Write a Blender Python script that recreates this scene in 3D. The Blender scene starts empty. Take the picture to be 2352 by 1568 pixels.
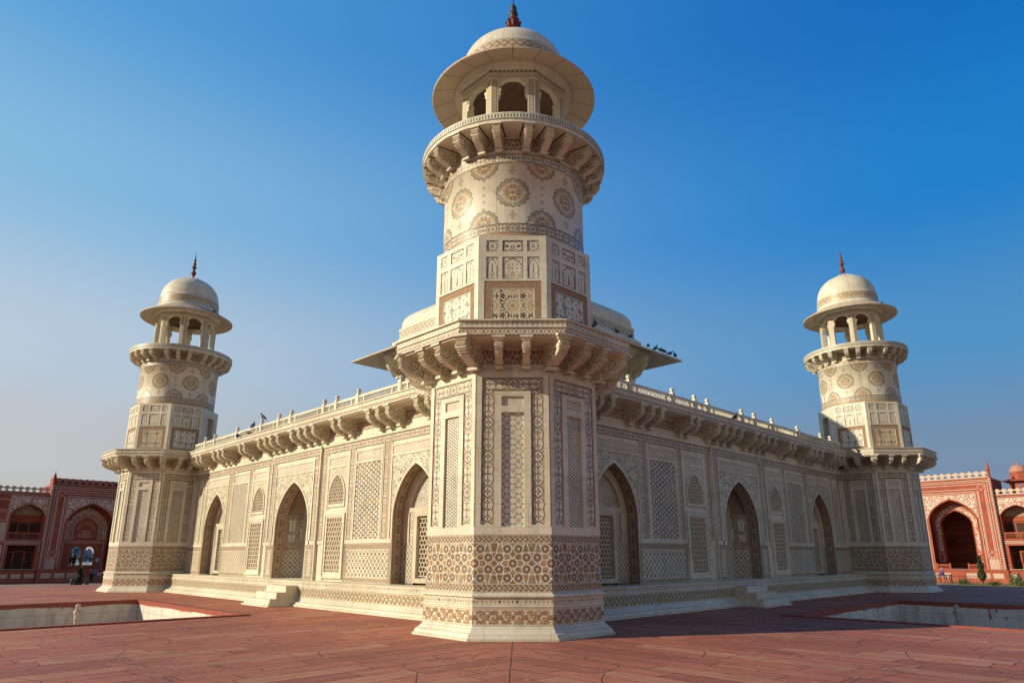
import bpy, math, random
from math import pi, sin, cos, radians, sqrt, atan2
from mathutils import Matrix, Vector
random.seed(7)
scene = bpy.context.scene
C = scene.collection
# ------------------------------------------------------------------ camera, sky, sun, exposure
cam_d = bpy.data.cameras.new('camera'); cam = bpy.data.objects.new('camera', cam_d); C.objects.link(cam)
cam.location = (0.14, 0.0, 1.6); cam.rotation_euler = (radians(90+15.004), 0, radians(0.64))
cam_d.sensor_width = 36.0; cam_d.lens = 1540.3/2352*36; cam_d.shift_y = 77.4/2352
cam_d.clip_start = 0.1; cam_d.clip_end = 6000
scene.camera = cam
SUN_EL, SUN_AZ = 20.8, 15.5      # elevation; angle of the light off the -X axis towards -Y
EXPO = 0.55; SKY_K = 1.0/0.15/2**EXPO*.95
sx, sy = -cos(radians(SUN_AZ)), -sin(radians(SUN_AZ))
world = bpy.data.worlds.new('World'); scene.world = world; world.use_nodes = True
wn = world.node_tree.nodes; wl = world.node_tree.links; wn.clear()
sky = wn.new('ShaderNodeTexSky'); sky.sky_type = 'NISHITA'; sky.sun_disc = False
sky.sun_elevation = radians(SUN_EL); sky.sun_rotation = atan2(sx, sy)
sky.air_density = 1.0; sky.dust_density = 2.2; sky.ozone_density = 3.0; sky.altitude = 150
# hazy afternoon sky: pale warm haze low down and towards the sun's side, deep blue high up on the far side
def srgb(r, g, b, k=1.0): return tuple((((c/255+.055)/1.055)**2.4 if c > 10 else c/255/12.92)*k for c in (r, g, b))
tc = wn.new('ShaderNodeTexCoord'); sep = wn.new('ShaderNodeSeparateXYZ'); wl.new(tc.outputs['Generated'], sep.inputs[0])
def sky_ramp(stops):
    r = wn.new('ShaderNodeValToRGB'); r.color_ramp.interpolation = 'B_SPLINE' if 0 else 'EASE'
    e = r.color_ramp.elements
    while len(e) < len(stops): e.new(.5)
    for k, (p, c) in enumerate(stops): e[k].position = p; e[k].color = (*srgb(*c), 1)
    wl.new(sep.outputs[2], r.inputs[0]); return r
ra = sky_ramp([(0, (196,188,178)), (.12, (200,200,200)), (.26, (192,209,224)), (.45, (140,192,228)), (.66, (86,164,222)), (1, (50,110,190))])
rb = sky_ramp([(0, (126,128,138)), (.12, (118,142,170)), (.26, (78,146,198)), (.45, (20,128,206)), (.66, (0,106,192)), (1, (0,70,150))])
mp = wn.new('ShaderNodeMapRange'); mp.interpolation_type = 'SMOOTHSTEP'; mp.inputs[1].default_value = -.78; mp.inputs[2].default_value = .60
wl.new(sep.outputs[0], mp.inputs[0])
mx = wn.new('ShaderNodeMix'); mx.data_type = 'RGBA'; wl.new(mp.outputs[0], mx.inputs[0]); wl.new(ra.outputs[0], mx.inputs[6]); wl.new(rb.outputs[0], mx.inputs[7])
rc = sky_ramp([(0, (188,168,145)), (.15, (178,168,156)), (.35, (150,158,168)), (.6, (95,130,175)), (1, (40,100,180))])  # sky behind the camera, made pale and warm as added fill for shaded walls
my = wn.new('ShaderNodeMapRange'); my.interpolation_type = 'SMOOTHSTEP'; my.inputs[1].default_value = .15; my.inputs[2].default_value = -.45
wl.new(sep.outputs[1], my.inputs[0])
mb_ = wn.new('ShaderNodeMix'); mb_.data_type = 'RGBA'; wl.new(my.outputs[0], mb_.inputs[0]); wl.new(mx.outputs[2], mb_.inputs[6]); wl.new(rc.outputs[0], mb_.inputs[7]); mx = mb_
sc_ = wn.new('ShaderNodeMix'); sc_.data_type = 'RGBA'; sc_.blend_type = 'MULTIPLY'; sc_.inputs[0].default_value = 1.0; wl.new(mx.outputs[2], sc_.inputs[6]); sc_.inputs[7].default_value = (SKY_K,)*3+(1,)
nm = wn.new('ShaderNodeMix'); nm.data_type = 'RGBA'; nm.inputs[0].default_value = .04; wl.new(sc_.outputs[2], nm.inputs[6]); wl.new(sky.outputs[0], nm.inputs[7])
bg = wn.new('ShaderNodeBackground'); bg.inputs['Strength'].default_value = 0.15
wo = wn.new('ShaderNodeOutputWorld')
wl.new(nm.outputs[2], bg.inputs['Color']); wl.new(bg.outputs[0], wo.inputs['Surface'])
sl = bpy.data.lights.new('sun', 'SUN'); sl.energy = 3.75; sl.angle = radians(0.5); sl.color = (1.0, 0.87, 0.64)
so = bpy.data.objects.new('sun', sl); C.objects.link(so)
sd = Vector((sx*cos(radians(SUN_EL)), sy*cos(radians(SUN_EL)), sin(radians(SUN_EL))))
so.rotation_euler = sd.to_track_quat('Z', 'Y').to_euler(); so.location = (-30, -10, 30)
scene.view_settings.view_transform = 'Standard'; scene.view_settings.look = 'None'
scene.view_settings.exposure = EXPO; scene.view_settings.gamma = 1.0

# ------------------------------------------------------------------ mesh helpers
class MB:
    """collects faces with uv; build() links them as one mesh object"""
    def __init__(s): s.v = []; s.f = []; s.uv = []; s.sm = []
    def face(s, pts, uvs=None, smooth=False):
        i = len(s.v); s.v += [tuple(p) for p in pts]; s.f.append(tuple(range(i, i+len(pts))))
        if uvs is None:
            a = Vector(pts[1])-Vector(pts[0]); b = Vector(pts[-1])-Vector(pts[0]); n = a.cross(b)
            m = max(range(3), key=lambda k: abs(n[k]))
            uvs = [(p[1], p[2]) if m == 0 else (p[0], p[2]) if m == 1 else (p[0], p[1]) for p in pts]
        s.uv += list(uvs); s.sm.append(smooth)
        return s
    def box(s, x0, x1, y0, y1, z0, z1, u0=None, v0=None, vert=False, skip=''):
        if x0 > x1: x0, x1 = x1, x0
        if y0 > y1: y0, y1 = y1, y0
        if u0 is None: u0 = 0
        if v0 is None: v0 = 0
        def U(p): return (p[2]-v0, p[0]-u0) if vert else (p[0]-u0, p[2]-v0)
        A = [(x0,y0,z0),(x1,y0,z0),(x1,y0,z1),(x0,y0,z1)]; B_ = [(x0,y1,z0),(x1,y1,z0),(x1,y1,z1),(x0,y1,z1)]
        s.face(A, [U(p) for p in A])
        if 'b' not in skip: s.face([B_[1],B_[0],B_[3],B_[2]])
        s.face([A[0],A[3],B_[3],B_[0]]); s.face([A[1],B_[1],B_[2],A[2]])
        s.face([A[3],A[2],B_[2],B_[3]]); s.face([A[0],B_[0],B_[1],A[1]])
        return s
    def frame(s, x0, x1, z0, z1, w, y0, y1, wt=None, wb=None):
        """rectangular frame of bar width w; top and bottom bars butt between the posts"""
        wt = w if wt is None else wt; wb = w if wb is None else wb
        s.box(x0, x0+w, y0, y1, z0, z1); s.box(x1-w, x1, y0, y1, z0, z1)
        if wt: s.box(x0+w, x1-w, y0, y1, z1-wt, z1)
        if wb: s.box(x0+w, x1-w, y0, y1, z0, z0+wb)
        return s
    def prism(s, poly, y0, y1, axis='y'):
        """poly in (a,b) ccw seen from -axis side; axis y: (x,z) ; axis x: (y,z) ; axis z: (x,y)"""
        n = len(poly)
        def P(p, t): return (p[0], t, p[1]) if axis == 'y' else (t, p[0], p[1]) if axis == 'x' else (p[0], p[1], t)
        s.face([P(p, y0) for p in poly], [tuple(p) for p in poly])
        s.face([P(p, y1) for p in reversed(poly)], [tuple(p) for p in reversed(poly)])
        for i in range(n):
            a, b = poly[i], poly[(i+1) % n]
            s.face([P(a, y0), P(a, y1), P(b, y1), P(b, y0)])
        return s
    def lathe(s, prof, n=48, smooth=True, a0=0.0, a1=2*pi, uref=None, phase=0):
        """prof: (r,z) bottom to top; uv u = angle*uref, v = z"""
        N = n
        for i in range(N):
            t0 = a0+(a1-a0)*i/N+phase; t1 = a0+(a1-a0)*(i+1)/N+phase
            for (r0, z0), (r1, z1) in zip(prof[:-1], prof[1:]):
                R = uref or max(r0, r1, .01)
                q = [(r0*cos(t0), r0*sin(t0), z0), (r0*cos(t1), r0*sin(t1), z0), (r1*cos(t1), r1*sin(t1), z1), (r1*cos(t0), r1*sin(t0), z1)]
                uv = [(t0*R, z0), (t1*R, z0), (t1*R, z1), (t0*R, z1)]
                if r0 < 1e-6: q = [q[0], q[2], q[3]]; uv = [uv[0], uv[2], uv[3]]
                elif r1 < 1e-6: q = q[:3]; uv = uv[:3]
                s.face(q, uv, smooth)
        return s
    def octa(s, prof, faces=range(8), uv_v=True):
        """octagonal stack from (apothem,z) profile, faces aligned to -Y + k*45deg; u=0 at face middle"""
        for k in faces:
            t = radians(-90+45*k)
            for (a0, z0), (a1, z1) in zip(prof[:-1], prof[1:]):
                h0 = a0*math.tan(pi/8); h1 = a1*math.tan(pi/8)
                def P(a, x, z): return (a*cos(t)-x*sin(t), a*sin(t)+x*cos(t), z)
                vv0, vv1 = (z0, z1) if abs(z1-z0) > 1e-4 else (a0, a1)
                s.face([P(a0,-h0,z0), P(a0,h0,z0), P(a1,h1,z1), P(a1,-h1,z1)], [(-h0,vv0),(h0,vv0),(h1,vv1),(-h1,vv1)])
        return s
    def tube(s, pts, r, n=8, r1=None):
        pts = [Vector(p) for p in pts]
        rings = []
        for i, p in enumerate(pts):
            d = (pts[min(i+1, len(pts)-1)]-pts[max(i-1, 0)]).normalized()
            a = d.orthogonal().normalized(); b = d.cross(a)
            rr = r if r1 is None else r+(r1-r)*i/(len(pts)-1)
            rings.append([p+a*rr*cos(2*pi*k/n)+b*rr*sin(2*pi*k/n) for k in range(n)])
        for A, B_ in zip(rings[:-1], rings[1:]):
            for k in range(n): s.face([A[k], A[(k+1)%n], B_[(k+1)%n], B_[k]], smooth=True)
        s.face(list(reversed(rings[0]))); s.face(rings[-1])
        return s
    def ellipsoid(s, c, r, nu=12, nv=8, rot=None):
        M_ = rot or Matrix.Identity(3)
        def P(i, j):
            th = pi*j/nv; ph = 2*pi*i/nu
            return Vector(c)+M_@Vector((r[0]*sin(th)*cos(ph), r[1]*sin(th)*sin(ph), r[2]*cos(th)))
        for j in range(nv):
            for i in range(nu):
                if j == 0: q = [P(i,1), P(i+1,1), P(i,0)]
                elif j == nv-1: q = [P(i,j+1), P(i+1,j), P(i,j)]
                else: q = [P(i,j+1), P(i+1,j+1), P(i+1,j), P(i,j)]
                s.face(q, smooth=True)
        return s
    def mesh(s, name, mat):
        me = bpy.data.meshes.new(name); me.from_pydata(s.v, [], s.f)
        uvl = me.uv_layers.new(name='UVMap')
        flat = [c for uv in s.uv for c in uv]; uvl.data.foreach_set('uv', flat)
        me.polygons.foreach_set('use_smooth', s.sm)
        me.materials.append(mat)
        if any(s.sm):
            import bmesh
            bm = bmesh.new(); bm.from_mesh(me); bmesh.ops.remove_doubles(bm, verts=bm.verts, dist=1e-4); bm.to_mesh(me); bm.free()
        me.update(); return me
    def build(s, name, mat, parent=None, loc=(0,0,0), rz=0.0):
        return put(name, s.mesh(name, mat), parent, loc, rz)

def put(name, me, parent=None, loc=(0,0,0), rz=0.0):
    o = bpy.data.objects.new(name, me); C.objects.link(o)
    o.location = loc; o.rotation_euler = (0, 0, rz)
    if parent: o.parent = parent
    return o
def tag(o, label=None, cat=None, group=None, kind=None):
    if label: o['label'] = label
    if cat: o['category'] = cat
    if group: o['group'] = group
    if kind: o['kind'] = kind
    return o
def thing(name, label, cat, loc=(0,0,0), rz=0.0, group=None):
    o = bpy.data.objects.new(name, None); C.objects.link(o); o.empty_display_size = .3
    o.location = loc; o.rotation_euler = (0,0,rz)
    return tag(o, label, cat, group)
def copy_tree(o, parent=None):
    c = o.copy(); C.objects.link(c)
    if parent: c.parent = parent
    for ch in list(o.children): copy_tree(ch, c)
    return c
def arch_z(t, w=.31):
    t = min(1.0, abs(t)); return (1-w)*(1-t**2.3)**.56 + w*(1-t)
def arch_curve(cx, a, zs, za, n=14, w=.31):
    """points left to right along a pointed arch"""
    out = []
    for i in range(-n, n+1):
        t = math.copysign(sin(abs(i)/n*pi/2)**.9, i) if i else 0.0
        out.append((cx+a*t, zs+(za-zs)*arch_z(t, w)))
    return out
def arch_wall(mb, cx, a, zs, za, x0, x1, zt, y0, y1, n=14, front_only=False, zb=None, w=.31, u0=0, v0=0):
    """wall piece x0..x1 from the springing zs (or zb) up to zt pierced by the arch"""
    pts = arch_curve(cx, a, zs, za, n, w)
    zb = zs if zb is None else zb
    for (xa, za_), (xb, zb_) in zip(pts[:-1], pts[1:]):
        q = [(xa,y0,za_),(xb,y0,zb_),(xb,y0,zt),(xa,y0,zt)]
        mb.face(q, [(p[0]-u0, p[2]-v0) for p in q])
        if not front_only: mb.face([(xb,y1,zb_),(xa,y1,za_),(xa,y1,zt),(xb,y1,zt)])
    for xa, xb in ((x0, cx-a), (cx+a, x1)):
        if xb-xa > 1e-4:
            q = [(xa,y0,zb),(xb,y0,zb),(xb,y0,zt),(xa,y0,zt)]
            mb.face(q, [(p[0]-u0, p[2]-v0) for p in q])
            if not front_only: mb.face([(xb,y1,zb),(xa,y1,zb),(xa,y1,zt),(xb,y1,zt)])
    return mb
def arch_rim(mb, cx, a, zs, za, y0, y1, zb=None, n=14, w=.31):
    """intrados (and jambs down to zb) between depths y0 and y1; u along the curve, v across"""
    pts = arch_curve(cx, a, zs, za, n, w)
    if zb is not None: pts = [(cx-a, zb)]+pts+[(cx+a, zb)]
    L = 0
    for p, q in zip(pts[:-1], pts[1:]):
        d = math.hypot(q[0]-p[0], q[1]-p[1])
        mb.face([(p[0],y0,p[1]),(p[0],y1,p[1]),(q[0],y1,q[1]),(q[0],y0,q[1])], [(L,0),(L,abs(y1-y0)),(L+d,abs(y1-y0)),(L+d,0)])
        L += d
    return mb
def arch_band(mb, cx, a, zs, za, wd, y0, y1, zb=None, n=14, w=.31):
    """raised moulding of width wd following the outside of the arch"""
    i_ = arch_curve(cx, a, zs, za, n, w); o_ = arch_curve(cx, a+wd, zs, za+wd*1.25, n, w)
    if zb is not None: i_ = [(cx-a,zb)]+i_+[(cx+a,zb)]; o_ = [(cx-a-wd,zb)]+o_+[(cx+a+wd,zb)]
    L = 0
    for k in range(len(i_)-1):
        a0, a1, b0, b1 = i_[k], i_[k+1], o_[k], o_[k+1]
        d = math.hypot(a1[0]-a0[0], a1[1]-a0[1])
        mb.face([(a0[0],y0,a0[1]),(a1[0],y0,a1[1]),(b1[0],y0,b1[1]),(b0[0],y0,b0[1])], [(L,0),(L+d,0),(L+d,wd),(L,wd)])
        mb.face([(b0[0],y0,b0[1]),(b1[0],y0,b1[1]),(b1[0],y1,b1[1]),(b0[0],y1,b0[1])])
        mb.face([(a0[0],y1,a0[1]),(a1[0],y1,a1[1]),(a1[0],y0,a1[1]),(a0[0],y0,a0[1])])
        L += d
    return mb
def honeycomb(mb, x0, x1, z0, z1, pitch, y0, y1, bar=.012, inside=None, stretch=1.0):
    """pierced stone screen: hexagonal net of bars, each a small box; pitch = hexagon width"""
    R = pitch/sqrt(3); seen = set()
    rows = int((z1-z0)/(1.5*R*stretch))+2; cols = int((x1-x0)/pitch)+2
    for j in range(-1, rows):
        for i in range(-1, cols):
            cx = x0+(i+(.5 if j % 2 else 0))*pitch; cz = z0+j*1.5*R*stretch
            P = [(cx+R*sin(radians(60*k)), cz+R*stretch*cos(radians(60*k))) for k in range(6)]
            for k in range(6):
                p, q = P[k], P[(k+1)%6]; key = (round((p[0]+q[0])*500), round((p[1]+q[1])*500))
                if key in seen: continue
                seen.add(key)
                def cl(t): return (min(max(t[0], x0), x1), min(max(t[1], z0), z1))
                m = ((p[0]+q[0])/2, (p[1]+q[1])/2)
                if not (x0 < m[0] < x1 and z0 < m[1] < z1): continue
                if inside and not inside(*m): continue
                p2, q2 = cl(p), cl(q); dx, dz = q2[0]-p2[0], q2[1]-p2[1]; L = math.hypot(dx, dz)
                if L < 1e-3: continue
                nx, nz = -dz/L*bar/2, dx/L*bar/2
                a = (p2[0]+nx, p2[1]+nz); b = (q2[0]+nx, q2[1]+nz); c = (q2[0]-nx, q2[1]-nz); d = (p2[0]-nx, p2[1]-nz)
                mb.face([(a[0],y0,a[1]),(b[0],y0,b[1]),(c[0],y0,c[1]),(d[0],y0,d[1])])
                mb.face([(b[0],y0,b[1]),(a[0],y0,a[1]),(a[0],y1,a[1]),(b[0],y1,b[1])])
                mb.face([(d[0],y0,d[1]),(c[0],y0,c[1]),(c[0],y1,c[1]),(d[0],y1,d[1])])
    return mb
# ------------------------------------------------------------------ procedural materials: a small node language
class V:
    def __init__(s, k): s.k = k
    def _(s, op, o=None, c=None, clamp=False): return mnode(op, s, o, c, clamp)
    def __add__(s, o): return s._('ADD', o)
    __radd__ = __add__
    def __sub__(s, o): return s._('SUBTRACT', o)
    def __rsub__(s, o): return mnode('SUBTRACT', o, s)
    def __mul__(s, o): return s._('MULTIPLY', o)
    __rmul__ = __mul__
    def __truediv__(s, o): return s._('DIVIDE', o)
    def __lt__(s, o): return s._('LESS_THAN', o)
    def __gt__(s, o): return s._('GREATER_THAN', o)
    def __neg__(s): return s._('MULTIPLY', -1.0)
T_ = None
def mnode(op, a, b=None, c=None, clamp=False):
    n = T_.nodes.new('ShaderNodeMath'); n.operation = op; n.use_clamp = clamp
    for i, x in enumerate((a, b, c)):
        if x is None: continue
        if isinstance(x, V): T_.links.new(x.k, n.inputs[i])
        else: n.inputs[i].default_value = float(x)
    return V(n.outputs[0])
def Abs(a): return mnode('ABSOLUTE', a)
def Mx(a, b): return mnode('MAXIMUM', a, b)
def Mn(a, b): return mnode('MINIMUM', a, b)
def Cos(a): return mnode('COSINE', a)
def Sin(a): return mnode('SINE', a)
def Sqrt(a): return mnode('SQRT', a)
def Fract(a): return mnode('FRACT', a)
def Flr(a): return mnode('FLOOR', a)
def At2(a, b): return mnode('ARCTAN2', a, b)
def wrap(x, p): return (Fract(x/p+.5)-.5)*p
def cell(x, p): return Flr(x/p+.5)
def line(x, w): return Abs(x) < w
def hyp(x, y): return Sqrt(x*x+y*y)
def band(x, a, b): return (x > a)*(x < b)
def mix(f, a, b):
    """colour: a where f=0, b where f=1"""
    n = T_.nodes.new('ShaderNodeMix'); n.data_type = 'RGBA'; n.clamp_factor = True
    for i, x in ((0, f), (6, a), (7, b)):
        if isinstance(x, V): T_.links.new(x.k, n.inputs[i])
        elif i == 0: n.inputs[0].default_value = x
        else: n.inputs[i].default_value = (*x, 1)
    return V(n.outputs[2])
def uvs():
    t = T_.nodes.new('ShaderNodeTexCoord'); s = T_.nodes.new('ShaderNodeSeparateXYZ'); T_.links.new(t.outputs['UV'], s.inputs[0])
    return V(s.outputs[0]), V(s.outputs[1])
def obj_xyz(geo=False):
    if geo:
        t = T_.nodes.new('ShaderNodeNewGeometry'); o = t.outputs['Position']
    else:
        t = T_.nodes.new('ShaderNodeTexCoord'); o = t.outputs['Object']
    s = T_.nodes.new('ShaderNodeSeparateXYZ'); T_.links.new(o, s.inputs[0])
    return V(s.outputs[0]), V(s.outputs[1]), V(s.outputs[2]), o
def comb(x, y, z=0.0):
    n = T_.nodes.new('ShaderNodeCombineXYZ')
    for i, q in enumerate((x, y, z)):
        if isinstance(q, V): T_.links.new(q.k, n.inputs[i])
        else: n.inputs[i].default_value = q
    return n.outputs[0]
def noise(vec, scale, detail=3.0, rough=.55, dist=0.0):
    n = T_.nodes.new('ShaderNodeTexNoise'); n.inputs['Scale'].default_value = scale; n.inputs['Detail'].default_value = detail
    n.inputs['Roughness'].default_value = rough; n.inputs['Distortion'].default_value = dist
    if vec is not None: T_.links.new(vec.k if isinstance(vec, V) else vec, n.inputs['Vector'])
    return V(n.outputs[0])
def white(x, y=0.0):
    n = T_.nodes.new('ShaderNodeTexWhiteNoise'); n.noise_dimensions = '2D'; T_.links.new(comb(x, y), n.inputs['Vector'])
    return V(n.outputs['Value'])
def voro(vec, scale, feature='F1', rnd=1.0):
    n = T_.nodes.new('ShaderNodeTexVoronoi'); n.feature = feature; n.inputs['Scale'].default_value = scale; n.inputs['Randomness'].default_value = rnd
    n.voronoi_dimensions = '2D'
    T_.links.new(vec.k if isinstance(vec, V) else vec, n.inputs['Vector']); return V(n.outputs['Distance'])
def ramp(x, a, b):
    n = T_.nodes.new('ShaderNodeMapRange'); T_.links.new(x.k, n.inputs[0]); n.inputs[1].default_value = a; n.inputs[2].default_value = b
    return V(n.outputs[0])
def newmat(name):
    global T_
    m = bpy.data.materials.new(name); m.use_nodes = True; T_ = m.node_tree
    b = [n for n in T_.nodes if n.type == 'BSDF_PRINCIPLED'][0]
    return m, b
def finish(m, b, col, rough=.5, bump=None, bs=.15, bd=.01, spec=.4):
    if isinstance(col, V): T_.links.new(col.k, b.inputs['Base Color'])
    else: b.inputs['Base Color'].default_value = (*col, 1)
    if isinstance(rough, V): T_.links.new(rough.k, b.inputs['Roughness'])
    else: b.inputs['Roughness'].default_value = rough
    b.inputs['Specular IOR Level'].default_value = spec
    if bump is not None:
        n = T_.nodes.new('ShaderNodeBump'); n.inputs['Strength'].default_value = bs; n.inputs['Distance'].default_value = bd
        T_.links.new(bump.k, n.inputs['Height']); T_.links.new(n.outputs[0], b.inputs['Normal'])
    return m
MAR = (.75,.69,.53); MAR2 = (.60,.54,.395); STAIN = (.33,.27,.185)
DARK = (.045,.055,.05); BROWN = (.17,.085,.05); OCH = (.37,.225,.095); GREY = (.26,.245,.23); PALE = (.78,.72,.60); RED = (.22,.07,.04); GREEN = (.12,.15,.11)
def marble(seed=0.0, joints=None):
    _, _, z, o = obj_xyz(True)
    x_, y_, _, _ = obj_xyz(True)
    c = mix(ramp(noise(o, .55, 4), .35, .68), MAR, MAR2)
    blk = white(Flr(x_/.83)+Flr(y_/.83)*17.0, Flr(z/.47)); c = mix(ramp(blk, .45, 1.0)*.38, c, (.50,.46,.37)); c = mix((blk < .12)*.25, c, (.80,.76,.66))
    c = mix(line(wrap(noise(o, 1.3, 6, .6)*9.0, 1.0), .035)*.22, c, (.33,.30,.27))
    c = mix(ramp(noise(o, 4.5, 5, .65), .54, .78)*.6, c, STAIN); c = mix(ramp(noise(o, 1.9, 6, .78), .585, .70)*.42, c, (.27,.235,.18)); c = mix(ramp(noise(o, .31, 3), .5, .66)*.25, c, (.46,.43,.36))
    # grey streaks that run down the stone
    n = T_.nodes.new('ShaderNodeMapping'); n.inputs['Scale'].default_value = (3.2, 3.2, .35); T_.links.new(o, n.inputs[0])
    c = mix(ramp(noise(n.outputs[0], 1.0, 5, .65), .52, .74)*.42, c, (.31,.275,.22))
    if joints:
        u, v = uvs(); w, h = joints
        off = cell(v, h); uu = u+white(off, 3.3)*w
        c = mix(white(cell(uu, w), off)*.22, c, MAR2)
        j = Mx(line(wrap(uu+w/2, w), .004), line(wrap(v+h/2, h), .004))
        c = mix(j*.65, c, (.20,.15,.10))
    return c
def fade(f, k=.9):   # worn inlay: the mask weakened unevenly
    _, _, _, o = obj_xyz(True)
    return f*ramp(noise(o, 7.0, 2), .18, .40)*Mn(1.0, k*1.12)
def plain(name, joints=None, rough=.48):
    m, b = newmat(name); c = marble(0, joints); _, _, _, o = obj_xyz(True)
    return finish(m, b, c, rough, noise(o, 22, 4), .25, .012)
def m_star(name, P=.77, v0=0.0, cross=OCH, st=BROWN, st2=RED, wl_=.013, sc=1.0):
    """ten pointed stars with white rosettes, tied by white straps; P = width of one repeat"""
    m, b = newmat(name); u, v = uvs(); v = v-v0; M0 = marble(); H = P
    x0 = wrap(u, P); x = Abs(x0); y = Abs(wrap(v, H*1.02)); k = P/.77
    S = ((0, 0), (.275, .115), (.115, .283)); Q = ((.12, .125), (.385, .285), (.385, 0), (.255, .25), (.0, .21), (.0, .39), (.14, 0), (.385, .15))
    s1 = s2 = None; star = None; ds = []
    for i, (a, c_) in enumerate(S+Q):
        d = hyp(x-a*k, y-c_*k)
        if i >= 3: d = d+.022*k
        else: ds.append(d/(Cos(At2(y-c_*k, x-a*k)*10.0)*.10+1.02))
        if s1 is None: s1 = d; s2 = None
        elif s2 is None: s2 = Mx(s1, d); s1 = Mn(s1, d)
        else: s2 = Mn(s2, Mx(s1, d)); s1 = Mn(s1, d)
    dn = Mn(Mn(ds[0], ds[1]), ds[2]); hq = white(cell(u, P*.12), cell(v, P*.12))
    c = mix(hq > .45, cross, tuple(q*.62 for q in cross)); c = mix(hq > .82, c, GREY)
    instar = dn < .086*k
    c = mix(instar, c, mix(ds[0] < .086*k, st, st2))
    ln = Mx(((s2-s1) < wl_*k)*(dn > .086*k), line(dn-.092*k, wl_*.55*k))
    ln = Mx(ln, dn < .026*k)
    c = mix(ln, c, M0); c = mix(dn < .011*k, c, DARK)
    c = mix(Mx(v < -.5*P, v > .5*P)*0.0, c, M0)
    return finish(m, b, c, .42)
def m_grid(name, p=.175, v0=0.0, cross=OCH, st=BROWN, st2=RED, wl_=.07):
    m, b = newmat(name); u, v = uvs(); v = v-v0; M0 = marble()
    x, y = wrap(u, p), wrap(v, p); ax, ay = Abs(x), Abs(y)
    star = Mn(Mx(ax, ay), (ax+ay)*.7071); a = .292*p; w = wl_*p
    x2, y2 = wrap(u+p/2, p), wrap(v+p/2, p); bx, by = Abs(x2), Abs(y2); oc = Mx(Mx(bx, by), (bx+by)*.7071)
    hq = white(cell(u+p/2, p), cell(v+p/2, p))
    c = mix(hq > .5, cross, tuple(q*.7 for q in cross)); c = mix(oc < .15*p, c, DARK)
    c = mix(star < a, c, mix(hq > .6, st, st2))
    ln = Mx(line(star-a, w), (star > a)*(oc > .16*p)*Mn(1.0, line(x2, w*.9)+line(y2, w*.9)))
    ln = Mx(ln, hyp(x, y) < .12*p)
    return finish(m, b, mix(ln, c, M0), .42)
def m_star12(name, p=.30, dark=(.13,.11,.10), fill=(.40,.30,.17)):
    """interlaced ten and twelve pointed stars on white straps"""
    m, b = newmat(name); u, v = uvs(); M0 = marble(); k = 2*pi/p
    x, y = wrap(u, p), wrap(v, p); r = hyp(x, y); th = At2(y, x)
    f = Cos(u*k)+Cos(v*k); g = Cos((u+v)*k*.5)*Cos((u-v)*k*.5)*2.0
    pet = r/((Cos(th*10.0)*.16+.84)*p)
    c = mix(pet < .42, mix(white(cell(u*3.0, p), cell(v*3.0, p)) > .5, dark, fill), fill)
    c = mix(pet < .15, c, OCH)
    ln = Mx(Mx(line(pet-.43, .03), line(pet-.17, .03)), (pet > .17)*(pet < .43)*(Abs(Sin(th*5.0)) < .22))
    x2, y2 = wrap(u+p/2, p), wrap(v+p/2, p); r2 = hyp(x2, y2); t2 = At2(y2, x2)
    p2 = r2/((Cos(t2*5.0)*.2+.8)*p)
    c = mix(p2 < .2, c, dark); ln = Mx(ln, Mx(line(p2-.22, .035), (pet > .43)*(p2 > .22)*(Abs(Cos(th*5.0)) < .25)))
    return finish(m, b, mix(ln, c, M0), .42)
def m_hex(name, p=.10, c1=DARK, c2=OCH, c3=BROWN, lo=-1.02, ring=(1.25, 1.95), k=.85, grnd=None):
    m, b = newmat(name); u, v = uvs(); M0 = marble(); q = 2*pi/p
    f = Cos(u*q)+Cos(u*(-.5*q)+v*(.866*q))+Cos(u*(-.5*q)-v*(.866*q))
    c = M0 if grnd is None else mix(.75, M0, grnd)
    hs_ = white(cell(u, p), cell(v, p*.866))
    c = mix(fade(f < lo, k), c, mix(hs_ > .5, c1, c3))
    c = mix(fade(band(f, *ring), k*.8), c, c2)
    c = mix(fade(f > 2.72, k), c, c1)
    return finish(m, b, c, .45)
def m_rosette(name, p=.235, c1=GREY, c2=(.30,.15,.07)):
    """staggered rosettes joined by a small honeycomb"""
    m, b = newmat(name); u, v = uvs(); M0 = marble(); q = 2*pi/(p/2.0)
    f = Cos(u*q)+Cos(u*(-.5*q)+v*(.866*q))+Cos(u*(-.5*q)-v*(.866*q))
    P2 = p*1.732
    xa, ya = wrap(u-p/2, p), wrap(v, P2); xb, yb = wrap(u, p), wrap(v+P2/2, P2)
    r = Mn(hyp(xa, ya), hyp(xb, yb))
    c = mix(fade(f < -.9)*(r > .075), M0, c1)
    c = mix(fade(band(r, .018, .036), 1.0), c, c2); c = mix(line(r-.058, .006)*.6, c, GREY)
    return finish(m, b, c, .45)
def tendril(x, y, sc, n=7.0, w=.11, off=0.0):
    f = noise(comb(x, y, off), sc, 1.5, .4, .35)
    return line(Fract(f*n)-.5, w), f
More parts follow.
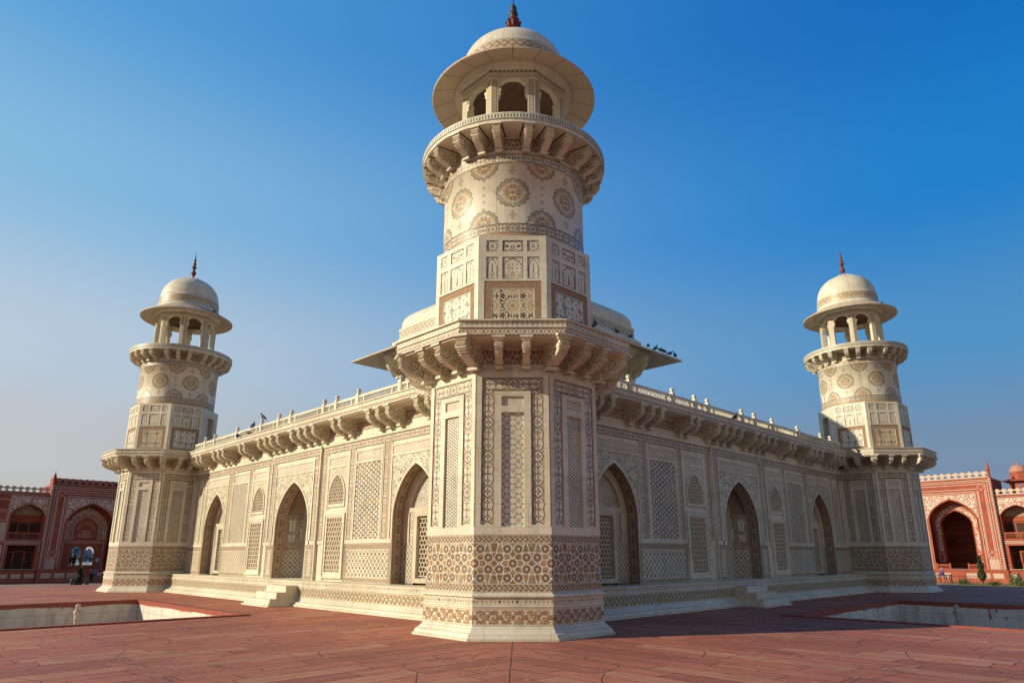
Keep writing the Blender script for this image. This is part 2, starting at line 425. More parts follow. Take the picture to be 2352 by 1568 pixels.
def m_scroll(name, h, L=None, v0=0.0, cv=DARK, lf=OCH, fl=BROWN, k=.95, border=True):
    m, b = newmat(name); u, v = uvs(); v = v-v0; M0 = marble(); L = L or 1.9*h; w = .05*h
    ph = u*(2*pi/L); s_ = Sin(ph)
    l1 = v-(s_*.33*h+.5*h); l2 = v+(s_*.33*h-.5*h)
    vine = Mx(line(l1, w), line(l2, w))
    x = wrap(u-L/4, L/2); sg = mnode('SIGN', s_); y = (v-.5*h)*sg
    r = hyp(x, y+.04*h); th = At2(y+.04*h, x)
    spiral = line(r-(th*.035*h+.2*h), w*.9)
    leaf = (r < (Cos(th*5.0)*.4+1.0)*(.105*h))
    xo = wrap(u, L/2); yo = v-.5*h; dm = Abs(xo)*1.2+Abs(yo)
    td, nf = tendril(Abs(wrap(u, L)), v, 3.4/h, 8.0, .13)
    inb = band(v, .08*h, .92*h)
    c = mix(fade(td*inb, k*.75), M0, mix(.5, cv, fl)); c = mix(fade((nf > .585)*inb, k*.8), c, lf)
    c = mix(fade(Mx(vine, spiral), k), c, mix(.5, cv, fl))
    lr = hyp(Abs(x)-L*.15, Abs(yo)-.31*h)
    c = mix(fade(Mx(leaf, lr < .085*h), k), c, lf)
    c = mix(fade(dm < .15*h, k), c, fl); c = mix(dm < .07*h, c, lf)
    if border: c = mix(Mx(line(v-.03*h, .018*h), line(v-.97*h, .018*h))*.75, c, cv)
    return finish(m, b, c, .45)
def m_cart(name, h=.30, v0=0.0, P=None, cv=DARK, fl=BROWN, k=.85, u0=0.0, tint=None):
    """border of alternating round medallions and long lobed cartouches"""
    m, b = newmat(name); u, v = uvs(); v = v-v0-h/2; M0 = marble(); P = P or h*2.6
    if tint: M0 = mix(.6, M0, tint)
    x = wrap(u-u0, P); x2 = wrap(u-u0+P/2, P); av = Abs(v)
    r = hyp(x, v); th = At2(v, x)
    rd = r-(Cos(th*8.0)*.05+1.0)*(.40*h)
    L2 = (P-.80*h)/2-.03*h
    lob = Cos(x2*(2*pi/(L2*.8)))*.045*h
    lg = Mx(Abs(x2)-L2, av-.40*h+lob); lg = Mx(lg, (Abs(x2)-L2)+(av-.10*h)*.8)
    out = Mx(line(rd, .042*h), line(lg, .042*h))
    inn = Mx(line(rd+.11*h, .016*h), line(lg+.105*h, .016*h))
    def flo(xx, yy, s_):
        rr = hyp(xx, yy); t = At2(yy, xx); return (rr < (Cos(t*4.0)*.5+1.0)*s_)*(rr > s_*.28)
    x3 = wrap(u-u0+P/2, P); q = Abs(x3)-L2*.58
    c = mix(fade(out, k), M0, cv); c = mix(fade(inn, k*.7), c, GREY)
    outside = (rd > .03*h)*(lg > .03*h)
    c = mix(fade(outside*(av > .27*h), k*.8), c, (.36,.20,.09))
    td, nf = tendril(Abs(wrap(u-u0, P)), av, 4.2/h, 7.0, .12)
    ins = Mx(rd < -.13*h, lg < -.12*h); c = mix(fade(td*ins, k*.55), c, (.30,.24,.16)); c = mix(fade((nf > .60)*ins, k*.7), c, OCH)
    c = mix(fade(Mx(Mx(flo(x, v, .17*h), flo(x2, v, .16*h)), flo(q, v, .15*h)), k), c, fl)
    c = mix(fade((Abs(Abs(q)-.24*h)+av) < .06*h, k), c, fl)
    c = mix(line(av-.485*h, .022*h)*.85, c, cv)
    return finish(m, b, c, .45)
def m_diamond(name, h, v0=0.0, p=None):
    m, b = newmat(name); u, v = uvs(); v = v-v0; M0 = marble(); p = p or h*.62
    x = wrap(u, p); hs_ = white(cell(u, p)); d = Abs(x)+Abs(v-.42*h); d2 = Abs(wrap(u+p/2, p))*1.2+Abs(v-.72*h)
    c = mix(fade(d < .26*h), M0, mix(hs_ > .55, OCH, GREY)); c = mix((d < .10*h)*(hs_ < .55), c, M0); c = mix((hs_ > .93)*(d < .26*h)*(d > .1*h), c, DARK)
    c = mix(fade(d2 < .10*h), c, OCH)
    arc = line(hyp(wrap(u, p*2), v-.35*h)-.55*h, .022*h)*(v > .5*h)
    c = mix(Mx(arc, Mx(line(v-.05*h, .03*h), line(v-.95*h, .03*h)))*.7, c, DARK)
    return finish(m, b, c, .45)
def m_edge(name, h, v0):
    """balcony edge: dark teeth above, lozenges and flowers below"""
    m, b = newmat(name); u, v = uvs(); v = (v-v0)/h; M0 = marble()
    p = .105; x = wrap(u, p); top = v > .56
    tooth = (v > .64)*(v < .93)*(Abs(x) < (v*-.05+.062))*(Abs(Abs(x)-.014) > .007)
    c = mix(fade(tooth, .9), M0, GREEN)
    q = .17; y = (v-.26)*h; x1 = wrap(u, q); x2 = wrap(u+q/2, q); d = Abs(x1)*1.3+Abs(y); r = hyp(x2, y)
    c = mix(fade(band(d, .022, .045), .9), c, BROWN); c = mix(fade(r < .036, .9), c, OCH); c = mix(r < .014, c, DARK)
    c = mix(fade((Abs(Abs(x1)-q/4)+Abs(Abs(y)-.05)) < .02, .8), c, GREY)
    c = mix(Mx(line(v-.02, .02), Mx(line(v-.53, .035), line(v-.98, .02)))*.75, c, (.10,.09,.07))
    return finish(m, b, c, .5)
def m_dentil(name, h, v0, p=.075):
    m, b = newmat(name); u, v = uvs(); v = (v-v0)/h; M0 = marble(); x = wrap(u, p)
    c = mix(band(v, .2, .8)*(Abs(x) < p*.27), M0, GREEN); c = mix(Mx(line(v-.08, .05), line(v-.92, .05))*.7, c, DARK)
    return finish(m, b, c, .5)
def m_arab(name, s_=1.0, vine=(.14,.15,.10), blob=(.36,.30,.16), ground=None, wv=.035, k=.85):
    """free arabesque of curling vines for arch spandrels"""
    m, b = newmat(name); u, v = uvs(); M0 = marble() if ground is None else ground(); p = .36*s_
    row = cell(v, p); uu = u+Fract(row*.5)*p
    x, y = wrap(uu, p), wrap(v, p); h1 = white(cell(uu, p), row); r = hyp(x, y); th = At2(y, x)
    sgn = mnode('SIGN', h1-.5)
    sp = line(wrap(r-th*sgn*(.15*p/6.283)*2.0, .15*p*2.0), wv*p)*(r < .47*p)
    td, nf = tendril(Abs(u), v, 4.6/s_, 9.0, wv*3.6); sp = td; ct = td
    fl = (nf > .60); lf = (nf < .36)
    c = mix(fade(Mx(sp, ct), k), M0, vine) if ground is None else mix(Mx(sp, ct)*k, M0, vine)
    c = mix(fade(Mx(fl, lf), k), c, blob) if ground is None else mix(Mx(fl, lf)*k, c, blob)
    return finish(m, b, c, .5)
def m_niche(name, kind=0):
    """inlaid picture of a vase / cypress under a cusped arch; uv 0..1 over the plate"""
    m, b = newmat(name); u, v = uvs(); M0 = marble(); x = Abs(u-.5)
    edge = Mx(line(x-.475, .03), Mx(line(v-.02, .025), line(v-.98, .025)))
    if kind == 0:      # tall: cusped arch with a slender bottle
        top = .90-x*x*2.2+Cos(x*38.0)*.018
        ar = line(v-top, .03)*(x < .4)+line(x-.40+Cos(v*22.0)*.02, .035)*(v > .1)*(v < .6)
        rad = Mx(Mx(.16-Abs(v-.22)*.9, (.05-Abs(v-.45)*.1)*band(v, .3, .62)), (.075-Abs(v-.66)*1.2))
        vs = (x < rad)*(v > .08)
        fl = hyp(x-.36, v-.90) < .05
        ct = x < rad-.055
    elif kind == 1:    # wide: bush of flowers with pots
        top = .92-x*x*1.5+Cos(x*40.0)*.02
        ar = line(v-top, .028)
        an = At2(v-.35, u-.5); r = hyp(u-.5, v-.35)
        vs = (Abs(Sin(an*6.0)) < .17)*(r < .36)*(v > .36)
        fl = Mx(hyp(wrap(u-.5, .2), wrap(v-.66, .17)) < .042*1.0, Mx(hyp(x, v-.2) < .11, hyp(x-.33, v-.17) < .085))*(v < .8)
        ct = Mx(hyp(x, v-.2) < .04, hyp(x-.33, v-.17) < .035)
    elif kind == 2:    # small square: round medallion with a cup
        r = hyp(x, v-.5); th = At2(v-.5, u-.5)
        ar = line(r-(Cos(th*8.0)*.03+.40), .035); vs = (x < .14)*band(v, .33, .58); fl = (x < .07)*band(v, .6, .74); ct = (x < .08)*band(v, .38, .5)
    elif kind == 3:    # wide low: lobed cartouche with three vessels
        ar = Mx(line(Abs(v-.5)-.38+Cos(u*19.0)*.04, .04)*(x < .42), line(x-.43+Cos(v*9.0)*.02, .02))
        vs = Mx(hyp(x*1.2, v-.45) < .15, hyp((x-.28)*1.4, v-.5) < .13); fl = (x < .14)*band(v, .2, .28); ct = hyp(x*1.2, v-.45) < .07
    else:              # cypress between sprays
        top = .93-x*x*1.9+Cos(x*40.0)*.02
        ar = line(v-top, .028)+line(x-.42, .028)*(v < .62)
        vs = (x < (.75-v)*.11)*band(v, .12, .75)
        fl = (noise(comb(u, v), 16.0, 1.0) > .58)*(x > .12)*(v < top-.08); ct = vs*0.0
    c = mix(fade(Mn(ar, 1.0), 1.0), M0, (.10,.10,.08)); c = mix(fade(vs, 1.0), c, (.15,.09,.06)); c = mix(fade(fl, .8), c, OCH); c = mix(ct*1.0, c, M0)
    c = mix(edge*.75, c, DARK)
    return finish(m, b, c, .48)
def m_drum(name, R, za, zb):
    """medallions on the round shaft; u = angle*R"""
    m, b = newmat(name); u, v = uvs(); M0 = marble(0, (.71, 2.0)); S = R*pi/4; zc = (za+zb)/2; u = u+R*pi/2
    def med(x, y, a, f=1.0):
        r = hyp(x*f, y); th = At2(y, x*f)
        o = (Cos(th*16.0)*.05+1.0)*a; t = (Cos(th*4.0)*.18+1.0)
        rim = Mx(line(r-o, .015), line(r-o+.038, .008))
        body = (r < o-.045)
        q4 = hyp(Abs(x*f)-a*.36, Abs(y)-a*.02); q5 = hyp(Abs(x*f)-a*.02, Abs(y)-a*.42)
        ros = Mx(Mx(band(q4, .02, .055), band(q5, .02, .055)), band(r, .018, .05))
        och = body*(Abs(Sin(th*2.0)*Cos(r*(20.0/ a*.37))) > .42)
        dk = body*(Abs(Sin(th*6.0)*Sin(r*38.0)) > .66)
        return rim, ros, och, dk
    x = wrap(u, S); y = v-zc
    r1, s1, o1, k1 = med(x, y, .36, .95)
    x2 = wrap(u+S/2, S); y2 = Abs(v-zc)-(zb-za)/2+.02
    r2, s2, o2, k2 = med(x2, y2, .34, .95)
    def chain(xx, yy): return Mx(band(Abs(xx)*1.0+Abs(yy), .028, .05), line(Abs(xx)+Abs(yy), .012))
    ya = Abs(v-zc); ch = Mx(Mx(chain(x2, wrap(v-zc, .19))*(ya < .40), chain(x, ya-.50)), Mx(chain(x, ya-.66), chain(x*.45, ya-.58)))
    td, nf = tendril(Abs(x), Abs(y), 15.0, 6.0, .15); td2, nf2 = tendril(Abs(x2), y2, 15.0, 6.0, .15)
    i1 = hyp(x*.95, y) < .31; i2 = hyp(x2*.95, y2) < .29; c = mix(fade(Mx(td*i1, td2*i2), .75), M0, (.25,.21,.15))
    c = mix(fade(Mx(o1, o2), .75), c, (.48,.30,.11)); c = mix(fade(Mx(k1, k2), .45), c, GREY)
    c = mix(fade(Mx(Mx(s1, s2), ch), .8), c, (.27,.17,.10)); c = mix(fade(Mx(r1, r2), .85), c, (.10,.10,.085))
    return finish(m, b, c, .45)
def m_brack(name):
    """bracket cheeks with a curling inlaid vine; uv = (outward, height)"""
    m, b = newmat(name); u, v = uvs(); M0 = marble(); u = u*1.0
    def sp(cx, cy, R, s_):
        x, y = u-cx, v-cy; r = hyp(x, y); th = At2(y, x*s_); return line(wrap(r-th*(R*.5/6.283), R*.5), .011)*(r < R)*(r > R*.18)
    l = Mx(Mx(sp(.52, .40, .14, 1.0), sp(.22, .36, .15, -1.0)), Mx(sp(.36, .20, .10, 1.0), sp(.12, .14, .10, -1.0)))
    fl = hyp(u-.27, v-.26) < .03
    c = mix(fade(l, .8), M0, (.13,.11,.08)); c = mix(fade(fl, .8), c, (.45,.22,.06))
    return finish(m, b, c, .5)
def m_script(name):
    """carved calligraphic line: upright strokes over looping ones"""
    m, b = newmat(name); u, v = uvs(); M0 = marble(); n1 = noise(comb(u, v*.6), 26.0, 1.5)
    up = line(wrap(u+n1*.012, .036), .005)*(v > .25)*(white(cell(u, .036)) > .35)
    lo = line(Fract(n1*6.0)-.5, .16)
    f = Mn(Mx(up*1.0, lo), 1.0); c = mix(f*.8, mix(.35, M0, (.42,.34,.24)), PALE)
    return finish(m, b, c, .6, f, .6, .01)
def m_flat(name, col, rough=.6, n=.25, sc=6.0, col2=None, bs=.2, spec=.3):
    m, b = newmat(name); _, _, _, o = obj_xyz(True)
    c = mix(ramp(noise(o, sc, 5, .6), .35, .7)*1.0, col, col2 or tuple(x*(1-n) for x in col))
    return finish(m, b, c, rough, noise(o, sc*5, 4), bs, .02, spec)
def m_red(name, col=(.36,.085,.05), col2=(.24,.055,.035), course=.45):
    m, b = newmat(name); _, _, z, o = obj_xyz(True)
    c = mix(ramp(noise(o, .9, 5, .6), .35, .68), col, col2)
    h = white(cell(z, course)); c = mix(h*.35, c, (.44,.13,.07)); c = mix(line(wrap(z+course/2, course), .008)*.45, c, (.10,.03,.02))
    return finish(m, b, c, .75, noise(o, 9, 4), .3, .02, .2)
def redground(): 
    _, _, _, o = obj_xyz(True); return mix(ramp(noise(o, .9, 5, .6), .35, .68), (.36,.085,.05), (.24,.055,.035))
WHT = (.66,.55,.44)
def m_ground(name):
    """worn red sandstone slabs laid in strips that meet on a mitre in front of the corner tower"""
    m, b = newmat(name); x, y, z, o = obj_xyz(True)
    p_ = (x*-.7071+(y-15.9)*.7071); q_ = (x*.7071+(y-15.9)*.7071)
    v = Mx(p_, q_); u = Mn(p_, q_)
    wob = (noise(o, 1.1, 3)-.5)*.10; v1 = v+wob*.5; W = .47; L = 1.9
    row = Flr(v1/W); uu = u+white(row, 1.7)*L+wob*.3; col = Flr(uu/L)
    h = white(col, row); h2 = white(col+13.0, row+5.0)
    c = mix(h, (.375,.118,.070), (.48,.17,.10))
    c = mix((h2 > .84)*.5, c, (.52,.27,.15)); c = mix((h2 < .16)*.5, c, (.25,.085,.06))
    sc = T_.nodes.new('ShaderNodeCombineXYZ'); T_.links.new((u*.9).k, sc.inputs[0]); T_.links.new((v*4.0).k, sc.inputs[1])
    fl = noise(sc.outputs[0], 1.6, 6, .68); c = mix(ramp(fl, .50, .72)*.6, c, (.215,.085,.06)); c = mix(ramp(fl, .46, .28)*.4, c, (.58,.28,.18))
    c = mix(ramp(noise(o, .23, 4), .46, .70)*.6, c, (.22,.075,.05))
    c = mix(ramp(noise(o, 3.1, 5, .7), .58, .72)*.45, c, (.56,.33,.22)); c = mix(ramp(noise(o, 7.3, 5, .75), .60, .72)*.5, c, (.13,.05,.04)); c = mix(ramp(noise(o, 1.7, 5, .7), .63, .70)*.6, c, (.10,.045,.04))
    jw = ramp(noise(o, 3.7, 4, .7), .3, .75)*.026
    j1 = Abs(wrap(v1, W)) < jw; j2 = Abs(wrap(uu, L)) < jw*.9
    mit = (Abs(p_-q_+wob*.3) < .016)*(v < -1.0)
    cr = (voro(comb(u*1.0+wob*2.0, v+wob), .8, 'DISTANCE_TO_EDGE') < .008)*(h > .45)
    j = Mx(Mx(j1, j2), Mx(mit, cr))
    c = mix(j*.8, c, (.06,.028,.022))
    chip = (noise(o, 6.0, 4, .7) > .62)*(Abs(wrap(v1, W)) < .04); c = mix(chip*.6, c, (.50,.33,.22))
    hgt = fl*.5+h*.35-j*1.1+noise(o, 14, 5, .7)*.5
    return finish(m, b, c, mix_r(fl), hgt, .55, .02, .25)
def mix_r(f): return ramp(f, .2, .8)*.25+.6
def m_wall_pool(name):
    m, b = newmat(name); x, y, z, o = obj_xyz(True)
    n = T_.nodes.new('ShaderNodeMapping'); n.inputs['Scale'].default_value = (2.2, 2.2, .55); T_.links.new(o, n.inputs[0])
    k = noise(n.outputs[0], 1.3, 6, .7); c = mix(ramp(k, .45, .75), (.64,.57,.47), (.36,.31,.25))
    c = mix((noise(n.outputs[0], 2.1, 5, .75) > .635)*1.0, c, (.33,.10,.06))
    c = mix((noise(o, .8, 4)*.16+z) > -.04, c, (.34,.085,.05))
    c = mix(line(z+.36, .006)*.7, c, (.15,.1,.07))
    return finish(m, b, c, .7, k, .3, .02)
def m_leaf(name, c1, c2):
    m, b = newmat(name); _, _, _, o = obj_xyz(True); c = mix(noise(o, 3.5, 2), c1, c2)
    finish(m, b, c, .55, None); return m

ma = plain('marble', (1.3, .42)); ma2 = plain('marble_plain', (.92, .58))
mceil = m_flat('shade_dark_vault', (.20,.125,.08), .8, .35, 3.0)  # kiosk ceiling: the deep shade under the dome is put into its colour
mstar = m_star('star_inlay', .77, 1.44, (.36,.245,.125), (.19,.13,.085), (.23,.12,.075), .016); mrose = m_rosette('rosette_lattice_inlay'); mdots = m_hex('honeycomb_inlay', .062, (.05,.055,.05), (.55,.46,.33), (.14,.13,.11), -.55, (9, 10), .8)
msc1 = m_scroll('scroll_inlay_wide', .33, .50, .25, (.22,.13,.08), OCH, (.26,.13,.07), .85); msc3 = m_scroll('wall_base_inlay', .33, .40, .25, (.12,.11,.075), (.40,.31,.17), (.24,.16,.09), .95); msc2 = m_scroll('scroll_inlay', .17, .21, 0.0)
mcart = m_cart('cartouche_inlay', .28, 0.0); mcart_s = m_cart('cartouche_inlay_narrow', .22, 0.0, .60)
mdia = m_diamond('diamond_inlay', .14, .65); medge = m_edge('balcony_edge_inlay', .32, 6.0); medge2 = m_dentil('round_edge_inlay', .14, 11.40)
mdrum = m_drum('medallion_inlay', 1.8, 9.03, 10.61); mbr = m_brack('bracket_inlay'); mscr = m_script('carved_script')
mniche = [m_niche('niche_inlay_%s' % n, i) for i, n in enumerate(('bottle','bouquet','cup','vessels','cypress'))]
m12 = m_star12('twelve_star_inlay', .46, (.16,.09,.06), (.40,.28,.14)); m12b = m_star12('eight_star_inlay', .27, (.09,.09,.11), (.60,.52,.40))
mtan = m_flat('tan_stone', (.36,.235,.135), .8, .3, 14.0, (.24,.15,.09), .4)
marab = m_arab('spandrel_inlay', .70, (.10,.11,.07), (.36,.30,.15), None, .045, 1.0); mhexw = m_hex('lattice_inlay', .135, (.07,.075,.06), (.45,.36,.21), (.20,.14,.08), -.5, (1.0, 1.7), 1.0)
mdado = m_grid('dado_inlay', .21, .9, (.33,.24,.12), (.12,.09,.06), (.25,.15,.07), .065)
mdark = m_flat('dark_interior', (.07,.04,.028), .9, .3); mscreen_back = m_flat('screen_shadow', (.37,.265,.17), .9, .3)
mpanelsmall = m_hex('small_lattice_inlay', .08, (.10,.10,.08), (.50,.40,.25), GREY, -.6, (9, 10), .9)
mflow = m_cart('frieze_inlay', .25, 0.0, .50, (.09,.09,.07), BROWN, .9)
mfin = m_flat('red_finial_stone', (.22,.05,.035), .55, .4, 12.0, (.09,.03,.03)); mfind = m_flat('dark_finial_stone', (.06,.05,.055), .5, .3)
mdomeband = m_scroll('dome_band_inlay', .36, .42, 0.0, (.10,.12,.09), (.50,.33,.14), (.25,.13,.08), .8)
mbmed = m_scroll('corbel_panel_inlay', .40, .40, 0.0, (.14,.12,.10), BROWN, (.30,.16,.09), .7, False)
mred = m_red('red_sandstone'); mwht = m_flat('white_inlay_stone', WHT, .6, .2); mredarab = m_arab('white_on_red_arabesque', 1.9, WHT, WHT, redground, .06, .95)
mredhex = m_hex('white_lattice_on_red', .16, (.30,.08,.05), (.62,.5,.4), (.3,.1,.06), -.5, (.7, 1.6), .9)
mgr = m_ground('sandstone_paving'); mpool = m_wall_pool('pool_plaster'); mkerb = m_flat('red_kerb_stone', (.33,.075,.045), .55, .4, 5.0, (.20,.05,.035), .3)
mroof = m_flat('roof_stone', (.5,.44,.35), .8, .2)
# ------------------------------------------------------------------ minaret
T0 = 15.9; BB = 24.59; HB = BB/sqrt(2)
def bracket_mesh(out, h, w, name='bracket', cap=1.35):
    """serpentine corbel; local: outward -Y from y=0, x thickness, z from 0 (foot) to h"""
    P = [(0,0),(.20,0),(.24,.05),(.25,.12),(.33,.16),(.40,.20),(.48,.23),(.55,.27),(.62,.29),(.67,.33)]
    P += [(.75,.35),(.73,.39),(.82,.41),(.79,.46),(.87,.48),(.84,.52),(.91,.55),(.88,.59),(.94,.62),(.90,.66),(.95,.69),(.90,.73),(.93,.76),(.88,.79),(.88,.84),(0,.84)]
    m = MB(); n = len(P); q = [(-a*out, b*h) for a, b in P]; x = w/2
    for sx_ in (-1, 1):
        # cheeks, fan of quads from the wall line
        for i in range(n-2):
            a, b = q[i], q[i+1]
            pts = [(sx_*x, 0, a[1]), (sx_*x, a[0], a[1]), (sx_*x, b[0], b[1]), (sx_*x, 0, b[1])]
            if abs(a[1]-b[1]) < 1e-5: continue
            if sx_ < 0: pts = pts[::-1]
            if abs(a[0]) < 1e-6: pts = [p for k, p in enumerate(pts)]
            m.face(pts, [(-p[1], p[2]) for p in pts])
    for i in range(n-2):
        a, b = q[i], q[i+1]
        m.face([(-x, a[0], a[1]), (x, a[0], a[1]), (x, b[0], b[1]), (-x, b[0], b[1])], [(9,9)]*4)
    W = x*cap
    m.box(-W, W, -out*.93, 0, h*.84, h*.92, 9, 9, skip='b'); m.box(-W*1.28, W*1.28, -out*1.0, 0, h*.92, h, 9, 9, skip='b')
    m.box(-x*1.16, x*1.16, -out*.90, -out*.66, h*.56, h*.70, 9, 9); m.box(-x*1.10, x*1.10, -out*.30, 0, h*.0, h*.09, 9, 9, skip='b')
    return m.mesh(name, mbr)
BR1 = bracket_mesh(.80, .57, .16); BR1c = bracket_mesh(.92, .62, .22, 'corner_bracket'); BR2 = bracket_mesh(.60, .50, .17, 'round_balcony_bracket', 1.3)
def rot2(x, y, k): t = radians(45*k); return (x*cos(t)-y*sin(t), x*sin(t)+y*cos(t))

def lower_panel(odd):
    """inlaid panel of one face of the lower octagon, outward -Y, x=0 at middle; returns (frame mesh, children)"""
    a = 1.90; H = .785
    f = MB()
    # outer marble frame
    f.box(-H+.015, -.66, -a-.006, -a+.05, 2.16, 5.36, skip='b'); f.box(.66, H-.015, -a-.006, -a+.05, 2.16, 5.36, skip='b')
    f.box(-.66, .66, -a-.006, -a+.05, 5.30, 5.36, skip='b'); f.box(-.66, -.385, -a-.006, -a+.05, 2.16, 2.20, skip='b'); f.box(.385, .66, -a-.006, -a+.05, 2.16, 2.20, skip='b')
    # inner marble frame round script and lattice
    f.box(-.385, -.24, -a-.008, -a+.06, 2.16, 5.00, skip='b'); f.box(.24, .385, -a-.008, -a+.06, 2.16, 5.00, skip='b')
    f.box(-.24, .24, -a-.008, -a+.06, 4.89, 5.00, skip='b'); f.box(-.24, .24, -a-.008, -a+.06, 4.54, 4.68, skip='b')
    b = MB(); y0, y1 = -a+.018, -a+.09
    for sg in (-1, 1):
        xa, xb = (.385, .66) if sg > 0 else (-.66, -.385)
        q = [(xa,y0,2.20),(xb,y0,2.20),(xb,y0,5.02),(xa,y0,5.02)]; b.face(q, [(p[2]-3.6, p[0]-xa) for p in q])
    q = [(-.66,y0,5.02),(.66,y0,5.02),(.66,y0,5.30),(-.66,y0,5.30)]; b.face(q, [(p[0]+.0, p[2]-5.02) for p in q])
    l = MB(); q = [(-.24,-a+.045,2.16),(.24,-a+.045,2.16),(.24,-a+.045,4.54),(-.24,-a+.045,4.54)]; l.face(q, [(p[0]+.1175, p[2]-3.3) for p in q])
    s = MB(); q = [(-.24,-a+.03,4.68),(.24,-a+.03,4.68),(.24,-a+.03,4.89),(-.24,-a+.03,4.89)]; s.face(q, [(p[0]+.24, (p[2]-4.68)/.21) for p in q])
    return f.mesh('wall_panel', ma2), [('cartouche_border', b.mesh('cartouche_border', mcart)), ('lattice_inlay', l.mesh('lattice_inlay', mdots if odd else mrose)), ('script_plate', s.mesh('script_plate', mscr))]
def upper_panel(odd):
    a = 1.86; f = MB(); Y0, Y1 = -a-.004, -a+.05; H = .765
    cols = (-.60, -.33, -.235, .235, .33, .60); X = .64
    for x0, x1 in ((-H, -.60), (-.33, -.235), (.235, .33), (.60, H)):
        f.box(x0, x1, Y0, Y1, 7.56, 8.64, skip='b')
    for x0, x1 in ((-.60, -.33), (-.235, .235), (.33, .60)):
        f.box(x0, x1, Y0, Y1, 8.56, 8.64, skip='b'); f.box(x0, x1, Y0, Y1, 8.15, 8.28, skip='b'); f.box(x0, x1, Y0, Y1, 7.56, 7.61, skip='b')
    f.box(-H, -X, Y0, Y1, 6.34, 7.56, skip='b'); f.box(X, H, Y0, Y1, 6.34, 7.56, skip='b')
    t = MB(); t.frame(-X, X, 6.34, 7.54, .15, Y0+.008, Y1, .15, .22)
    q = [(-.49,-a+.015,6.56),(.49,-a+.015,6.56),(.49,-a+.015,7.39),(-.49,-a+.015,7.39)]
    s = MB(); s.face(q, [(p[0]+(0 if not odd else .03), p[2]-6.975) for p in q])
    sb = MB(); sb.frame(-.49, .49, 6.56, 7.39, .018, -a+.008, -a+.03)
    kids = [('tan_stone_frame', t.mesh('tan_stone_frame', mtan)), ('star_inlay', s.mesh('star_inlay', m12b if odd else m12)), ('inlay_rim', sb.mesh('inlay_rim', ma2))]
    for (x0, x1) in ((-.60,-.33),(-.235,.235),(.33,.60)):
        c = x0 < -.3 or x0 > .3
        for (z0, z1, kd) in ((8.28,8.56, 2 if c else 3), (7.61,8.15, 0 if c else (4 if odd else 1))):
            n = MB(); q = [(x0,-a+.012,z0),(x1,-a+.012,z0),(x1,-a+.012,z1),(x0,-a+.012,z1)]; n.face(q, [(0,0),(1,0),(1,1),(0,1)])
            kids.append(('picture_niche', n.mesh('picture_niche', mniche[kd])))
    return f.mesh('niche_panel', ma2), kids

